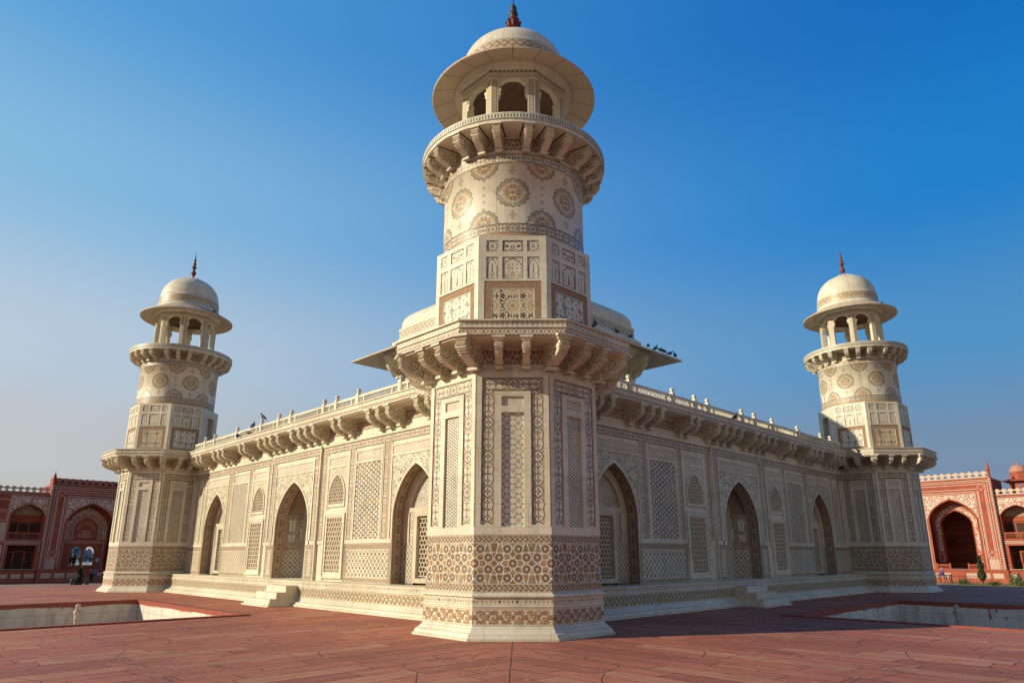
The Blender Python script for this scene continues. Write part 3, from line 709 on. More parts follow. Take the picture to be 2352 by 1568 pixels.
def make_minaret(label, broken):
    t = thing('minaret', label, 'minaret', (0, T0, 0), 0, 'octagonal corner minarets of the marble tomb')
    fin_short = broken
    MB().octa([(2.14,0),(2.14,.045),(2.10,.055),(2.08,.12),(2.02,.14),(1.955,.215),(1.93,.25)]).build('flared_plinth', ma, t)
    MB().octa([(1.93,.25),(1.93,.60),(1.945,.61),(1.945,.645),(1.93,.65)]).build('plinth_scroll_band', msc1, t)
    MB().octa([(1.93,.65),(1.93,.79)]).build('diamond_band', mdia, t)
    MB().octa([(1.93,.79),(1.97,.80),(1.97,.835),(1.945,.845),(1.91,.87),(1.895,.88)]).build('plinth_moulding', ma2, t)
    for z0, z1 in ((.88, 1.05), (1.83, 2.0)):
        m = MB().octa([(1.895, z0), (1.895, z1)]); m.uv = [(u, v-z0) for u, v in m.uv]; m.build('scroll_band', msc2, t)
    MB().octa([(1.895,1.05),(1.895,1.83)]).build('star_band', mstar, t)
    MB().octa([(1.895,2.0),(1.903,2.005),(1.903,2.16),(1.86,2.165),(1.80,2.17),(1.80,5.355),(1.903,5.36),(1.903,5.46)]).build('wall', ma, t)
    P0, P1 = lower_panel(0), lower_panel(1)
    for k in (0, 1, 2, 6, 7, 3, 5):
        me, kids = (P1 if k % 2 else P0)
        o = put('wall_panel', me, t, rz=radians(45*k))
        for nm, m_ in kids: put(nm, m_, o)
    # corbel zone
    z = MB().octa([(1.87,5.46),(1.87,6.02)]); z.uv = [(u, v-5.56) for u, v in z.uv]; z.build('corbel_wall', mbmed, t)
    for k in range(8):
        if k == 4: continue
        for x in (-.29, .29): put('bracket', BR1, t, (*rot2(x, -1.87, k), 5.45), radians(45*k))
        cx, cy = rot2(0, -1.87/cos(pi/8)+.03, k+.5)
        put('bracket', BR1c, t, (cx, cy, 5.42), radians(45*(k+.5)))
    slab = MB().octa([(1.8,5.99),(2.62,5.99),(2.62,6.02),(2.68,6.03),(2.68,6.315),(2.66,6.33)]).octa([(2.66,6.33),(1.5,6.335)])
    b1 = slab.build('balcony', medge, t)
    MB().octa([(2.69,6.165),(2.71,6.17),(2.71,6.19),(2.69,6.195)]).build('balcony_fillet', ma2, b1)
    MB().octa([(2.69,6.31),(2.73,6.315),(2.73,6.345),(2.5,6.35)]).build('balcony_coping', ma2, b1)
    # upper octagon
    MB().octa([(1.80,6.33),(1.80,8.63),(1.865,8.635),(1.865,8.67),(1.70,8.68)], [k for k in range(8) if k != 4]).build('upper_wall', ma, t)
    U0, U1 = upper_panel(0), upper_panel(1)
    for k in (0,1,2,3,5,6,7):
        me, kids = (U1 if k % 2 else U0)
        o = put('niche_panel', me, t, rz=radians(45*k))
        for nm, m_ in kids: put(nm, m_, o)
    d = MB(); a = 1.862
    d.box(-.77,-.30,-a,-a+.45,6.33,8.66); d.box(.30,.77,-a,-a+.45,6.33,8.66); d.box(-.30,.30,-a,-a+.45,8.25,8.66)
    dw = d.build('doorway', ma2, t, rz=radians(180))
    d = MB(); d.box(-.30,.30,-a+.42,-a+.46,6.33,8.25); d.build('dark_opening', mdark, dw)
    d = MB(); d.frame(-.37,.37,6.34,8.32,.07,-a-.03,-a+.002,.07,0); d.build('door_frame', ma2, dw)
    # round shaft
    bz = MB().lathe([(1.80,8.66),(1.80,9.03)], 64); bz.uv = [(u, v-8.78) for u, v in bz.uv]; bz.build('shaft_band', mcart_b, t)
    MB().lathe([(1.805,9.03),(1.80,9.05),(1.80,10.60),(1.82,10.61)], 64).build('shaft', mdrum, t)
    bz = MB().lathe([(1.82,10.61),(1.82,10.85)], 64); bz.uv = [(u, v-10.61) for u, v in bz.uv]; bz.build('shaft_band', mcart_b, t)
    z = MB().lathe([(1.80,10.85),(1.80,11.36)], 64, uref=1.8); z.uv = [(u, v-10.90) for u, v in z.uv]; z.build('corbel_wall', mbmed, t)
    for s in range(8):
        for dA in (-9.5, 9.5, 22.5):
            an = radians(-90+45*s+dA)
            put('bracket', BR2, t, (1.79*cos(an), 1.79*sin(an), 10.84), an+pi/2)
    b2 = MB().lathe([(1.7,11.30),(2.36,11.30),(2.39,11.32),(2.39,11.40)], 72, False).build('round_balcony', ma2, t)
    MB().lathe([(2.40,11.395),(2.41,11.40),(2.41,11.54),(2.38,11.55)], 72, False).build('balcony_edge', medge2, b2)
    MB().lathe([(2.385,11.535),(2.40,11.54),(2.40,11.57),(1.0,11.58),(0,11.58)], 72, False).build('balcony_floor', ma2, b2)
    # domed kiosk: eight angle piers
    R = 1.34; h = R*math.tan(pi/8)
    for k in range(8):
        c1 = rot2(h, -R, k); c2 = rot2(-h, -R, k+1)
        xi = .375
        A = rot2(xi, -R, k); D = rot2(-xi, -R, k+1)
        corner = c1
        Ri = R-.20; hi = Ri*math.tan(pi/8)
        Ai = rot2(xi, -Ri, k); Di = rot2(-xi, -Ri, k+1); ci = rot2(hi, -Ri, k)
        poly = [A, corner, D, Di, ci, Ai]
        p = MB().prism(poly, 11.56, 13.41, 'z')
        o = p.build('pier', ma2, t)
        # inlaid strips on both outer faces
        s_ = MB()
        for (P, Q) in ((A, corner), (corner, D)):
            dx, dy = Q[0]-P[0], Q[1]-P[1]; L = math.hypot(dx, dy); nx, ny = dy/L, -dx/L
            a0, a1 = .18, .82
            q = [(P[0]+dx*a0+nx*.004, P[1]+dy*a0+ny*.004), (P[0]+dx*a1+nx*.004, P[1]+dy*a1+ny*.004)]
            s_.face([(*q[0],11.6),(*q[1],11.6),(*q[1],13.3),(*q[0],13.3)], [(0,0),(0,.13),(1.7,.13),(1.7,0)])
        s_.build('pier_inlay', mpier, o)
    for k in range(8):
        m = MB(); zs = 12.98
        # cusped arch between piers
        pts = []
        N = 20
        for i in range(N+1):
            x = -.375+.75*i/N; tt = abs(x)/.375
            zz = zs+.40*((1-tt**2.4)**.6) + (.028*abs(sin(tt*pi*3.2)) if tt < .98 else 0)-.03
            pts.append((x, zz if 0 < i < N else zs-.08))
        for (xa, za), (xb, zb) in zip(pts[:-1], pts[1:]):
            m.face([(xa,-R+.03,za),(xb,-R+.03,zb),(xb,-R+.03,13.42),(xa,-R+.03,13.42)])
            m.face([(xb,-R+.17,zb),(xa,-R+.17,za),(xa,-R+.17,13.42),(xb,-R+.17,13.42)])
            m.face([(xa,-R+.03,za),(xa,-R+.17,za),(xb,-R+.17,zb),(xb,-R+.03,zb)])
        m.frame(-.38,.38,13.385,13.42,.03,-R+.01,-R+.031,.012,.012)
        m.build('cusped_arch', ma2, t, rz=radians(45*k))
        # corbelled springers: capitals stepping out from the piers
        for sx_ in (-1, 1):
            m = MB()
            for j, (e, z0, z1) in enumerate(((.04,12.90,12.97),(.075,12.97,13.04),(.05,12.85,12.90))):
                m.box(sx_*.375, sx_*(.375-e), -R+.005, -R+.19, z0, z1)
            m.build('pier_capital', ma2, t, rz=radians(45*k))
    MB().octa([(R+.03,13.425),(R+.03,13.46)]).octa([(R-.25,13.425),(R+.03,13.425)]).build('ring_beam', ma2, t)
    de = MB().octa([(R+.035,13.455),(R+.05,13.46),(R+.05,13.55)]); de.build('dentil_band', mdent, t)
    MB().lathe([(1.38,13.54),(1.52,13.545),(1.53,13.57),(1.60,13.62),(1.63,13.66),(1.63,13.70)], 64).build('cove', ma2, t)
    MB().lathe([(1.60,13.69),(2.20,13.49),(2.22,13.505),(2.22,13.545),(2.19,13.56),(1.50,13.98),(1.2,14.0)], 64, False).build('eave', meave, t)
    MB().lathe([(1.12,13.43),(1.10,13.6),(.9,13.9),(.5,14.1),(0,14.17)], 32).build('ceiling', mceil, t)
    MB().lathe([(1.50,13.95),(1.50,14.08),(1.46,14.10),(1.44,14.16)], 64).build('dome_base', ma2, t)
    hb, bb, ex = (14.50, .93, 1.0) if broken else (14.55, 1.28, .96)
    db = MB().lathe([(1.455,14.16),(1.46,14.30),(1.44,hb)], 64, uref=1.45); db.uv = [(u, (v-14.175)*(.375/(hb-14.175))) for u, v in db.uv]; db.build('dome_band', mdomeband, t)
    prof = [(1.44,hb),(1.41,hb+.01)]+[(1.41*cos(a)**.9, hb+.02+bb*sin(a)**ex) for a in [radians(x) for x in range(6, 90, 6)]]+[(0,hb+.03+bb)]
    dm = MB().lathe(prof, 64, uref=1.42).build('dome', mdome, t)
    if not fin_short:
        for k in range(16):
            p = MB(); w0 = .13; pr = [(.16,.10,15.92),(.34,.09,15.885),(.50,.075,15.80),(.58,.035,15.755)]
            for (r0, w0, z0), (r1, w1, z1) in zip(pr[:-1], pr[1:]):
                p.face([(-w0,-r0,z0+.02),(-w1,-r1,z1+.02),(w1,-r1,z1+.02),(w0,-r0,z0+.02)][::-1], smooth=True)
                p.face([(-w0,-r0,z0-.03),(-w1,-r1,z1-.04),(w1,-r1,z1-.04),(w0,-r0,z0-.03)])
                p.face([(-w0,-r0,z0-.03),(-w0,-r0,z0+.02),(-w1,-r1,z1+.02),(-w1,-r1,z1-.04)]); p.face([(w0,-r0,z0+.02),(w0,-r0,z0-.03),(w1,-r1,z1-.04),(w1,-r1,z1+.02)])
            p.face([(-.035,-.58,15.715),(.035,-.58,15.715),(.035,-.58,15.775),(-.035,-.58,15.775)])
            p.build('lotus_petal', ma2, dm, rz=2*pi*k/16)
    f = thing_part('finial', t)
    if fin_short:
        MB().lathe([(.26,15.38),(.20,15.48),(.15,15.6),(.16,15.86),(.155,15.93),(.11,15.97),(.10,16.02),(.14,16.08),(.17,16.18),(.175,16.30),(.15,16.38),(.09,16.42)], 24).build('finial_bud', mfin, f)
        for k in range(8):
            p = MB().tube([(0,-.12,16.02),(0,-.165,16.12),(0,-.175,16.23),(0,-.20,16.29),(0,-.215,16.26)], .055, 6, .028); p.build('finial_leaf', mfin, f, rz=2*pi*k/8)
        MB().lathe([(.09,16.40),(.08,16.44),(.12,16.50),(.135,16.56),(.11,16.63),(.06,16.66),(.09,16.70),(.10,16.76),(.07,16.84),(.03,16.90),(.018,16.93),(.014,17.08),(0,17.085)], 24).build('finial_spike', mfind, f)
    else:
        MB().lathe([(.12,15.87),(.14,15.93),(.11,15.98),(.07,16.03),(.06,16.10),(.10,16.15),(.135,16.23),(.11,16.32),(.055,16.38),(.05,16.44),(.09,16.47),(.085,16.50),(.05,16.52)], 24).build('finial_bud', mfin, f)
        MB().lathe([(.05,16.52),(.12,16.58),(.125,16.61),(.06,16.65),(.05,16.68),(.085,16.74),(.09,16.79),(.045,16.85),(.04,16.90),(.07,16.95),(.06,17.01),(.03,17.06),(.028,17.12),(.045,17.16),(.02,17.21),(.014,17.28),(.012,17.47),(0,17.475)], 24).build('finial_spike', mfin, f)
    return t
def thing_part(name, parent):
    o = bpy.data.objects.new(name, None); C.objects.link(o); o.parent = parent; o.empty_display_size = .1; return o
mcart_b = m_cart('shaft_border_inlay', .24, 0.0, 1.8*pi/12, DARK, BROWN, .85); mpier = m_cart('pier_strip_inlay', .13, 0.0, .22, DARK, OCH, .85)
mdent = m_dentil('dentil_inlay', .09, 13.46, .11)
def m_eave():
    m, b = newmat('eave_slabs'); x, y, z, o = obj_xyz(False); M0 = marble(); an = At2(y, x); w = wrap(an, 2*pi/20)
    c = mix(.55, M0, (.42,.28,.18)); c = mix(white(cell(an, 2*pi/20))*.4, c, (.50,.40,.29)); c = mix(line(w, .006)*.8, c, (.14,.08,.05))
    return finish(m, b, c, .6)
def m_domemat():
    m, b = newmat('dome_marble'); x, y, z, o = obj_xyz(False); M0 = marble(); an = At2(y, x); w = wrap(an, 2*pi/18)
    c = mix(line(w, .006)*.5, M0, (.25,.18,.12)); c = mix(line(z-15.15, .006)*.4, c, (.25,.18,.12)); c = mix(ramp(noise(o, 2.2, 5, .7), .5, .75)*.5, c, (.45,.36,.25))
    return finish(m, b, c, .5, noise(o, 15, 4), .2, .01)
meave = m_eave(); mdome = m_domemat()
near = make_minaret('nearest and tallest looking minaret in the middle, with a short red and black finial stump', True)
far_l = make_minaret('minaret at the far left end of the sunlit wall, with a slim dark finial', False)
far_l.location = (-HB, T0+HB, 0); far_l.rotation_euler = (0, 0, radians(-90))
far_r = copy_tree(far_l); far_r['label'] = 'minaret at the far right end of the shaded wall, with a slim red finial'
far_r.location = (HB, T0+HB, 0); far_r.rotation_euler = (0, 0, radians(90))
# ------------------------------------------------------------------ tomb hall with its two visible walls
OFF = .72; M = BB/2
hall = thing('tomb_hall', 'long low marble tomb hall joining the minarets, with inlaid walls, pointed arches and pierced parapet', 'tomb', (0, T0+HB, 0))
def wroot(side):
    """frame of one wall: x along the wall (0..BB), outward -Y, y=0 on the wall face"""
    ux, uy = (1, -1) if side < 0 else (1, 1)
    base = Vector((-HB, 0, 0)) if side < 0 else Vector((0, -HB, 0))
    nx, ny = (-1, -1) if side < 0 else (1, -1)
    return base - Vector((nx, ny, 0))/sqrt(2)*OFF, radians(-45 if side < 0 else 45)
def wput(name, me, fr, p=(0, 0, 0)):
    org, an = fr; x, y, z = p
    return put(name, me, hall, (org.x+x*cos(an)-y*sin(an), org.y+x*sin(an)+y*cos(an), z), an)
FP = []     # (name, mesh, [children]) shared by both walls
def part(name, mb, mat, kids=()): FP.append((name, mb.mesh(name, mat), [(n, k.mesh(n, m)) for n, k, m in kids]))
def sym(fn):
    for s in (-1, 1): fn(s)
def X(s, h): return M+s*h
cen = dict(a=1.25, zs=2.75, za=4.22); sd = dict(a=1.08, zs=2.75, za=4.24); SC = 7.45
# --- plinth
pl = MB(); prof = [(-.92,0),(-.92,.05),(-.86,.065),(-.85,.12),(-.76,.14),(-.69,.20),(-.655,.25)]
def extr(mb, prof, x0, x1, v0=0.0):
    for (y0, z0), (y1, z1) in zip(prof[:-1], prof[1:]):
        va, vb = (z0, z1) if abs(z1-z0) > 1e-4 else (y0, y1)
        mb.face([(x0,y0,z0),(x1,y0,z0),(x1,y1,z1),(x0,y1,z1)], [(x0,va-v0),(x1,va-v0),(x1,vb-v0),(x0,vb-v0)])
    return mb
xa, xb = 1.2, BB-1.2
part('plinth', extr(pl, prof, xa, xb), ma)
part('plinth_scroll_band', extr(MB(), [(-.655,.25),(-.655,.58)], xa, xb), msc3)
part('plinth_moulding', extr(MB(), [(-.655,.58),(-.67,.585),(-.67,.62),(-.64,.63)], xa, xb), ma2)
part('diamond_band', extr(MB(), [(-.64,.63),(-.64,.745)], xa, xb, -.02), mdia)
part('ledge', extr(MB(), [(-.64,.745),(-.655,.75),(-.655,.775),(.05,.78)], xa, xb), ma)
# --- wall body with openings
wall = MB(); D = .9
def seg(x0, x1, z0=.76, z1=5.46): wall.box(x0, x1, 0, D, z0, z1, skip='b')
g4 = .004
seg(1.2, M-SC-sd['a']-g4); seg(M-SC+sd['a']+g4, M-cen['a']-g4); seg(M+cen['a']+g4, M+SC-sd['a']-g4); seg(M+SC+sd['a']+g4, BB-1.2)
for cx, q in ((M, cen), (M-SC, sd), (M+SC, sd)):
    arch_wall(wall, cx, q['a'], q['zs'], q['za'], cx-q['a'], cx+q['a'], 5.46, 0, D)
part('wall', wall, ma)
part('corbel_wall', extr(MB(), [(-.05,5.36),(-.05,5.46),(-.02,5.465),(-.02,6.0)], 1.2, BB-1.2, 5.545), mbmed)
# --- frieze border along the top
fz = MB(); 
for a_, b_ in ((1.2, M-1.9), (M+1.9, BB-1.2)):
    q = [(a_,-.012,5.03),(b_,-.012,5.03),(b_,-.012,5.28),(a_,-.012,5.28)]; fz.face(q, [(p[0], p[2]-5.03) for p in q])
q = [(M-1.9,-.092,5.03),(M+1.9,-.092,5.03),(M+1.9,-.092,5.28),(M-1.9,-.092,5.28)]; fz.face(q, [(p[0]-M, p[2]-5.03) for p in q])
part('frieze_border', fz, mflow)
cor = MB(); cor.box(1.2, M-1.9, -.05, 0, 5.28, 5.36, skip='b'); cor.box(M+1.9, BB-1.2, -.05, 0, 5.28, 5.36, skip='b'); cor.box(M-1.9, M+1.9, -.11, 0, 5.28, 5.37, skip='b')
part('frieze_moulding', cor, ma2)
# --- projecting middle bay
bay = MB()
for s in (-1, 1):
    a0, a1 = sorted((X(s,1.85), X(s,1.45))); bay.box(a0, a1, -.075, 0, .775, 5.28, skip='b')
    e0, e1 = sorted((X(s,1.90), X(s,1.845))); bay.box(e0, e1, -.10, 0, .775, 5.28, skip='b')
bay.box(M-1.45, M+1.45, -.075, 0, 4.90, 5.28, skip='b')
arch_wall(bay, M, cen['a'], cen['zs'], cen['za'], M-1.45, M+1.45, 4.90, -.075, 0, front_only=True, zb=cen['zs'])
for s in (-1, 1):
    a0, a1 = sorted((X(s,1.45), X(s,1.254))); bay.box(a0, a1, -.075, 0, .775, cen['zs'], skip='b')
part('centre_bay', bay, ma2)
def strip(mb, x0, x1, z0, z1, y, v=True):
    q = [(x0,y,z0),(x1,y,z0),(x1,y,z1),(x0,y,z1)]
    mb.face(q, [(p[2], p[0]-x0) for p in q] if v else [(p[0], p[2]-z0) for p in q])
def spandrel(cx, q, hw, zt, y, mat, name='spandrel'):
    m = MB(); arch_wall(m, cx, q['a']+.06, q['zs'], q['za']+.075, cx-hw, cx+hw, zt, y, y, front_only=True, zb=q['zs']-.0, u0=cx, v0=q['zs']); part(name, m, mat)
def archset(cx, q, hw, zt, y, frame_top, dep, kind):
    """frame, spandrel, script plate, intrados and niche of one arch"""
    f = MB(); W = .07
    for s in (-1, 1):
        a0, a1 = sorted((cx+s*hw, cx+s*(hw+W))); f.box(a0, a1, y-.03, y, 1.95, frame_top, skip='b')
    f.box(cx-hw, cx+hw, y-.03, y, zt, zt+.06, skip='b'); f.box(cx-hw, cx+hw, y-.03, y, frame_top-.07, frame_top, skip='b')
    sp = MB(); arch_wall(sp, cx, q['a']+.05, q['zs'], q['za']+.065, cx-hw, cx+hw, zt, y-.006, y, front_only=True, u0=cx, v0=q['zs'])
    sc = MB(); Q = [(cx-hw,y-.008,zt+.07),(cx+hw,y-.008,zt+.07),(cx+hw,y-.008,frame_top-.07),(cx-hw,y-.008,frame_top-.07)]; sc.face(Q, [(p[0]-cx+hw, (p[2]-zt-.07)/(frame_top-.18-zt)) for p in Q])
    ar = MB(); arch_band(ar, cx, q['a'], q['zs'], q['za'], .06, y-.022, y, zb=1.95)
    jms = []
    for s in (-1, 1):
        if hw-q['a']-.06 > .04:
            jm = MB(); a0, a1 = sorted((cx+s*(q['a']+.06), cx+s*hw)); strip(jm, a0, a1, 1.95, q['zs'], y-.006); jms.append(('jamb_border', jm, mcart_j))
    part('arch_frame', f, ma2, [('spandrel', sp, marab), ('script_plate', sc, mscr), ('arch_moulding', ar, ma2)]+jms)
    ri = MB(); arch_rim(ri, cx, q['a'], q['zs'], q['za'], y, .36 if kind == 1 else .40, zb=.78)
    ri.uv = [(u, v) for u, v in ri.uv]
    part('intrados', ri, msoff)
def niche_side(cx, q):
    y = .39; a = q['a']
    body = MB(); body.box(cx-a-.3, cx+a+.3, y+.12, y+.2, .7, 4.5)
    # inner frame with blind arch panel, cross bar, tall framed screen
    fr = MB()
    arch_wall(fr, cx, a-.30, 2.95, 3.95, cx-a, cx+a, 4.4, y, y+.12, zb=2.95, front_only=True)
    arch_rim(fr, cx, a-.30, 2.95, 3.95, y, y+.12)
    fr.box(cx-a, cx-a+.30, y, y+.12, 1.95, 2.95, skip='b'); fr.box(cx+a-.30, cx+a, y, y+.12, 1.95, 2.95, skip='b')
    fr.box(cx-a+.30, cx+a-.30, y-.004, y+.12, 2.85, 2.98, skip='b')
    for s in (-1, 1):
        a0, a1 = sorted((cx+s*.36, cx+s*.50)); fr.box(a0, a1, y-.03, y+.12, .95, 2.85, skip='b')
    fr.box(cx-.5, cx+.5, y-.032, y+.12, .82, .95, skip='b'); fr.box(cx-.36, cx+.36, y-.028, y+.12, 2.72, 2.85, skip='b')
    dd = [('dado', MB().box(e0, e1, y-.004, y+.12, .78, 1.95, skip='b'), mdado2) for e0, e1 in ((cx-a, cx-.5), (cx+.5, cx+a))]
    pn = MB(); Q = [(cx-a,y+.10,2.98),(cx+a,y+.10,2.98),(cx+a,y+.10,4.2),(cx-a,y+.10,4.2)]; pn.face(Q, [(p[0], p[2]) for p in Q])
    for s in (-1, 1):
        sdp = MB(); a0, a1 = sorted((cx+s*.52, cx+s*(a-.32))); Q = [(a0,y+.02,1.95),(a1,y+.02,1.95),(a1,y+.02,2.85),(a0,y+.02,2.85)]; sdp.face(Q, [(p[2], p[0]-a0) for p in Q]); dd.append(('jamb_border', sdp, mcart_j))
    hc = MB(); honeycomb(hc, cx-.36, cx+.36, .95, 2.72, .145, y+.06, y+.11, .022)
    part('side_niche', fr, mrecess2, [('niche_wall', body, mscreen_back), ('blind_arch_inlay', pn, mpanelsmall), ('screen', hc, mjali)]+dd)
mrecess = m_flat('shade_dark_marble', (.40,.335,.235), .6, .25, 2.5, (.28,.225,.155)); mrecess2 = m_flat('niche_frame_marble', (.60,.53,.40), .6, .25, 2.5, (.46,.39,.28))  # niche marbles darkened in colour to stand in for shade inside the arches
def niche_centre(cx, q):
    """half octagon recess: two splayed cheeks and a back, each with dado, picture niches; ribbed half dome above"""
    a = q['a']; y0, y1 = .36, 1.65; b = .62
    corners = [(-a, y0), (-b, y1), (b, y1), (a, y0)]
    walls = []
    for (xa, ya), (xb, yb) in zip(corners[:-1], corners[1:]):
        dx, dy = xb-xa, yb-ya; L = math.hypot(dx, dy); ux, uy = dx/L, dy/L; nx, ny = uy, -ux
        def P(t, z, e=0.0): return (cx+xa+ux*t+nx*e, ya+uy*t+ny*e, z)
        lo = MB(); lo.face([P(0,.78), P(L,.78), P(L,1.90), P(0,1.90)], [(0,.78),(L,.78),(L,1.9),(0,1.9)])
        bd = MB(); bd.face([P(0,1.76,.004), P(L,1.76,.004), P(L,1.93,.004), P(0,1.93,.004)], [(0,0),(L,0),(L,.17),(0,.17)])
        up = MB(); up.face([P(0,1.90,.0), P(L,1.90,.0), P(L,3.10,.0), P(0,3.10,.0)])
        for z0, z1, e in ((1.93,2.03,.02), (2.98,3.10,.03)):
            up.face([P(0,z0,e), P(L,z0,e), P(L,z1,e), P(0,z1,e)]); up.face([P(0,z1,e), P(L,z1,e), P(L,z1,0), P(0,z1,0)]); up.face([P(L,z0,e), P(0,z0,e), P(0,z0,0), P(L,z0,0)])
        kids = [('dado_border', bd, msc2), ('upper_wall', up, mrecess)]
        w = L/2-.08; cols = ((L/2-w, L/2-w+.30, 0), (L/2-.22, L/2+.22, 1), (L/2+w-.30, L/2+w, 0)) if L > 1.1 else ((.10, .32, 0), (.38, L-.38, 1), (L-.32, L-.10, 0))
        for t0, t1, mid in cols:
            for z0, z1, kd in (((2.68,2.95,3), (2.07,2.62,1)) if mid else ((2.45,2.95,0), (2.07,2.38,2))):
                n = MB(); n.face([P(t0,z0,.004), P(t1,z0,.004), P(t1,z1,.004), P(t0,z1,.004)], [(0,0),(1,0),(1,1),(0,1)]); kids.append(('picture_niche', n, mniche[kd]))
        part('niche_wall', lo, mdado2, kids)
    hd = MB(); N = 16; K = 8
    def R(i, k):
        ph = i/N*3; j = min(2, int(ph)); f = ph-j; p0, p1 = corners[j], corners[j+1]
        x = p0[0]+(p1[0]-p0[0])*f; y = p0[1]+(p1[1]-p0[1])*f; el = (pi/2)*k/K; c_ = cos(el)**.8; rib = 1-.05*abs(sin(ph*pi))*sin(2*el)
        return (cx+x*c_*rib, y0+(y-y0)*c_*rib, 3.10+1.2*sin(el))
    for i in range(N):
        for k in range(K): hd.face([R(i,k), R(i+1,k), R(i+1,k+1), R(i,k+1)])
    fl = MB(); fl.box(cx-a, cx+a, 0.05, y1, .70, .779)
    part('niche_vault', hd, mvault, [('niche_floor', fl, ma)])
mvault = m_flat('vault_stone', (.34,.26,.18), .7, .3, 2.0, (.22,.16,.11))  # brown lowered in colour to imitate the recess shade
def window_bay(s):
    c = X(s, 3.03); y = 0
    f = MB()
    # outer frame of the bay
    x0, x1 = c-.70, c+.70
    f.box(x0, x0+.09, -.03, 0, .80, 4.93, skip='b'); f.box(x1-.09, x1, -.03, 0, .80, 4.93, skip='b')
    f.box(x0+.09, x1-.09, -.03, 0, 4.84, 4.93, skip='b'); f.box(x0+.09, x1-.09, -.03, 0, 4.50, 4.58, skip='b')
    f.box(x0+.09, x1-.09, -.04, 0, 2.97, 3.08, skip='b')
    sc = MB(); Q = [(x0+.09,-.008,4.58),(x1-.09,-.008,4.58),(x1-.09,-.008,4.84),(x0+.09,-.008,4.84)]; sc.face(Q, [(p[0]-x0, (p[2]-4.58)/.26) for p in Q])
    sp = MB(); arch_wall(sp, c, .52, 3.60, 4.30, c-.61, c+.61, 4.50, -.010, 0, front_only=True, zb=3.08, u0=c, v0=0)
    sill = MB(); sill.box(c-.50, c+.50, -.022, 0, 3.17, 3.27, skip='b'); strip(sill, c-.52, c+.52, 3.08, 3.17, -.012, False)
    part('window_bay_frame', f, ma2, [('script_plate', sc, mscr), ('spandrel', sp, marab2)])
    # upper arched window
    am = MB(); arch_band(am, c, .485, 3.60, 4.24, .05, -.045, -.0, zb=3.27)
    am.box(c-.535, c+.535, -.045, 0, 3.17, 3.27, skip='b')
    bk = MB(); arch_fill(bk, c, .485, 3.60, 4.24, 3.27, -.004)
    def ins(px, pz): return pz < 3.60 or pz < 3.60+.64*arch_z((px-c)/.485)
    hc = MB(); honeycomb(hc, c-.485, c+.485, 3.27, 4.24, .12, -.028, -.006, .02, ins, 1.1)
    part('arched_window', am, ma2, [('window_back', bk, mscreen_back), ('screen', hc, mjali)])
    # lower tall window
    w = MB(); w.frame(c-.66, c+.66, .86, 2.96, .07, -.075, 0); w.frame(c-.59, c+.59, .93, 2.89, .10, -.05, 0, .06, .13)
    bk = MB(); bk.box(c-.5, c+.5, -.006, 0, 1.04, 2.84, skip='b')
    hc = MB(); honeycomb(hc, c-.49, c+.49, 1.06, 2.83, .16, -.030, -.008, .024, None, 1.1)
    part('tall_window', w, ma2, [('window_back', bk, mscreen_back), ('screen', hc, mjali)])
def arch_fill(mb, cx, a, zs, za, zb, y):
    for (x0, z0), (x1, z1) in zip(arch_curve(cx, a, zs, za)[:-1], arch_curve(cx, a, zs, za)[1:]):
        mb.face([(x0,y,zb),(x1,y,zb),(x1,y,z1),(x0,y,z0)])
def panel_bay(s):
    c = X(s, 4.92); hw = .70
    f = MB(); x0, x1 = c-hw-.11, c+hw+.11
    f.box(x0, x0+.075, -.03, 0, 2.06, 4.95, skip='b'); f.box(x1-.075, x1, -.03, 0, 2.06, 4.95, skip='b')
    f.box(x0+.075, x1-.075, -.03, 0, 4.89, 4.95, skip='b'); f.box(x0+.075, x1-.075, -.03, 0, 4.51, 4.59, skip='b')
    sc = MB(); Q = [(c-hw,-.008,4.60),(c+hw,-.008,4.60),(c+hw,-.008,4.86),(c-hw,-.008,4.86)]; sc.face(Q, [(p[0]-c, (p[2]-4.6)/.26) for p in Q])
    l = MB(); Q = [(c-hw-.035,-.006,2.08),(c+hw+.035,-.006,2.08),(c+hw+.035,-.006,4.51),(c-hw-.035,-.006,4.51)]; l.face(Q, [(p[0]-c, p[2]-3.3) for p in Q])
    part('lattice_panel', f, ma2, [('script_plate', sc, mscr), ('lattice_inlay', l, mhexw)])
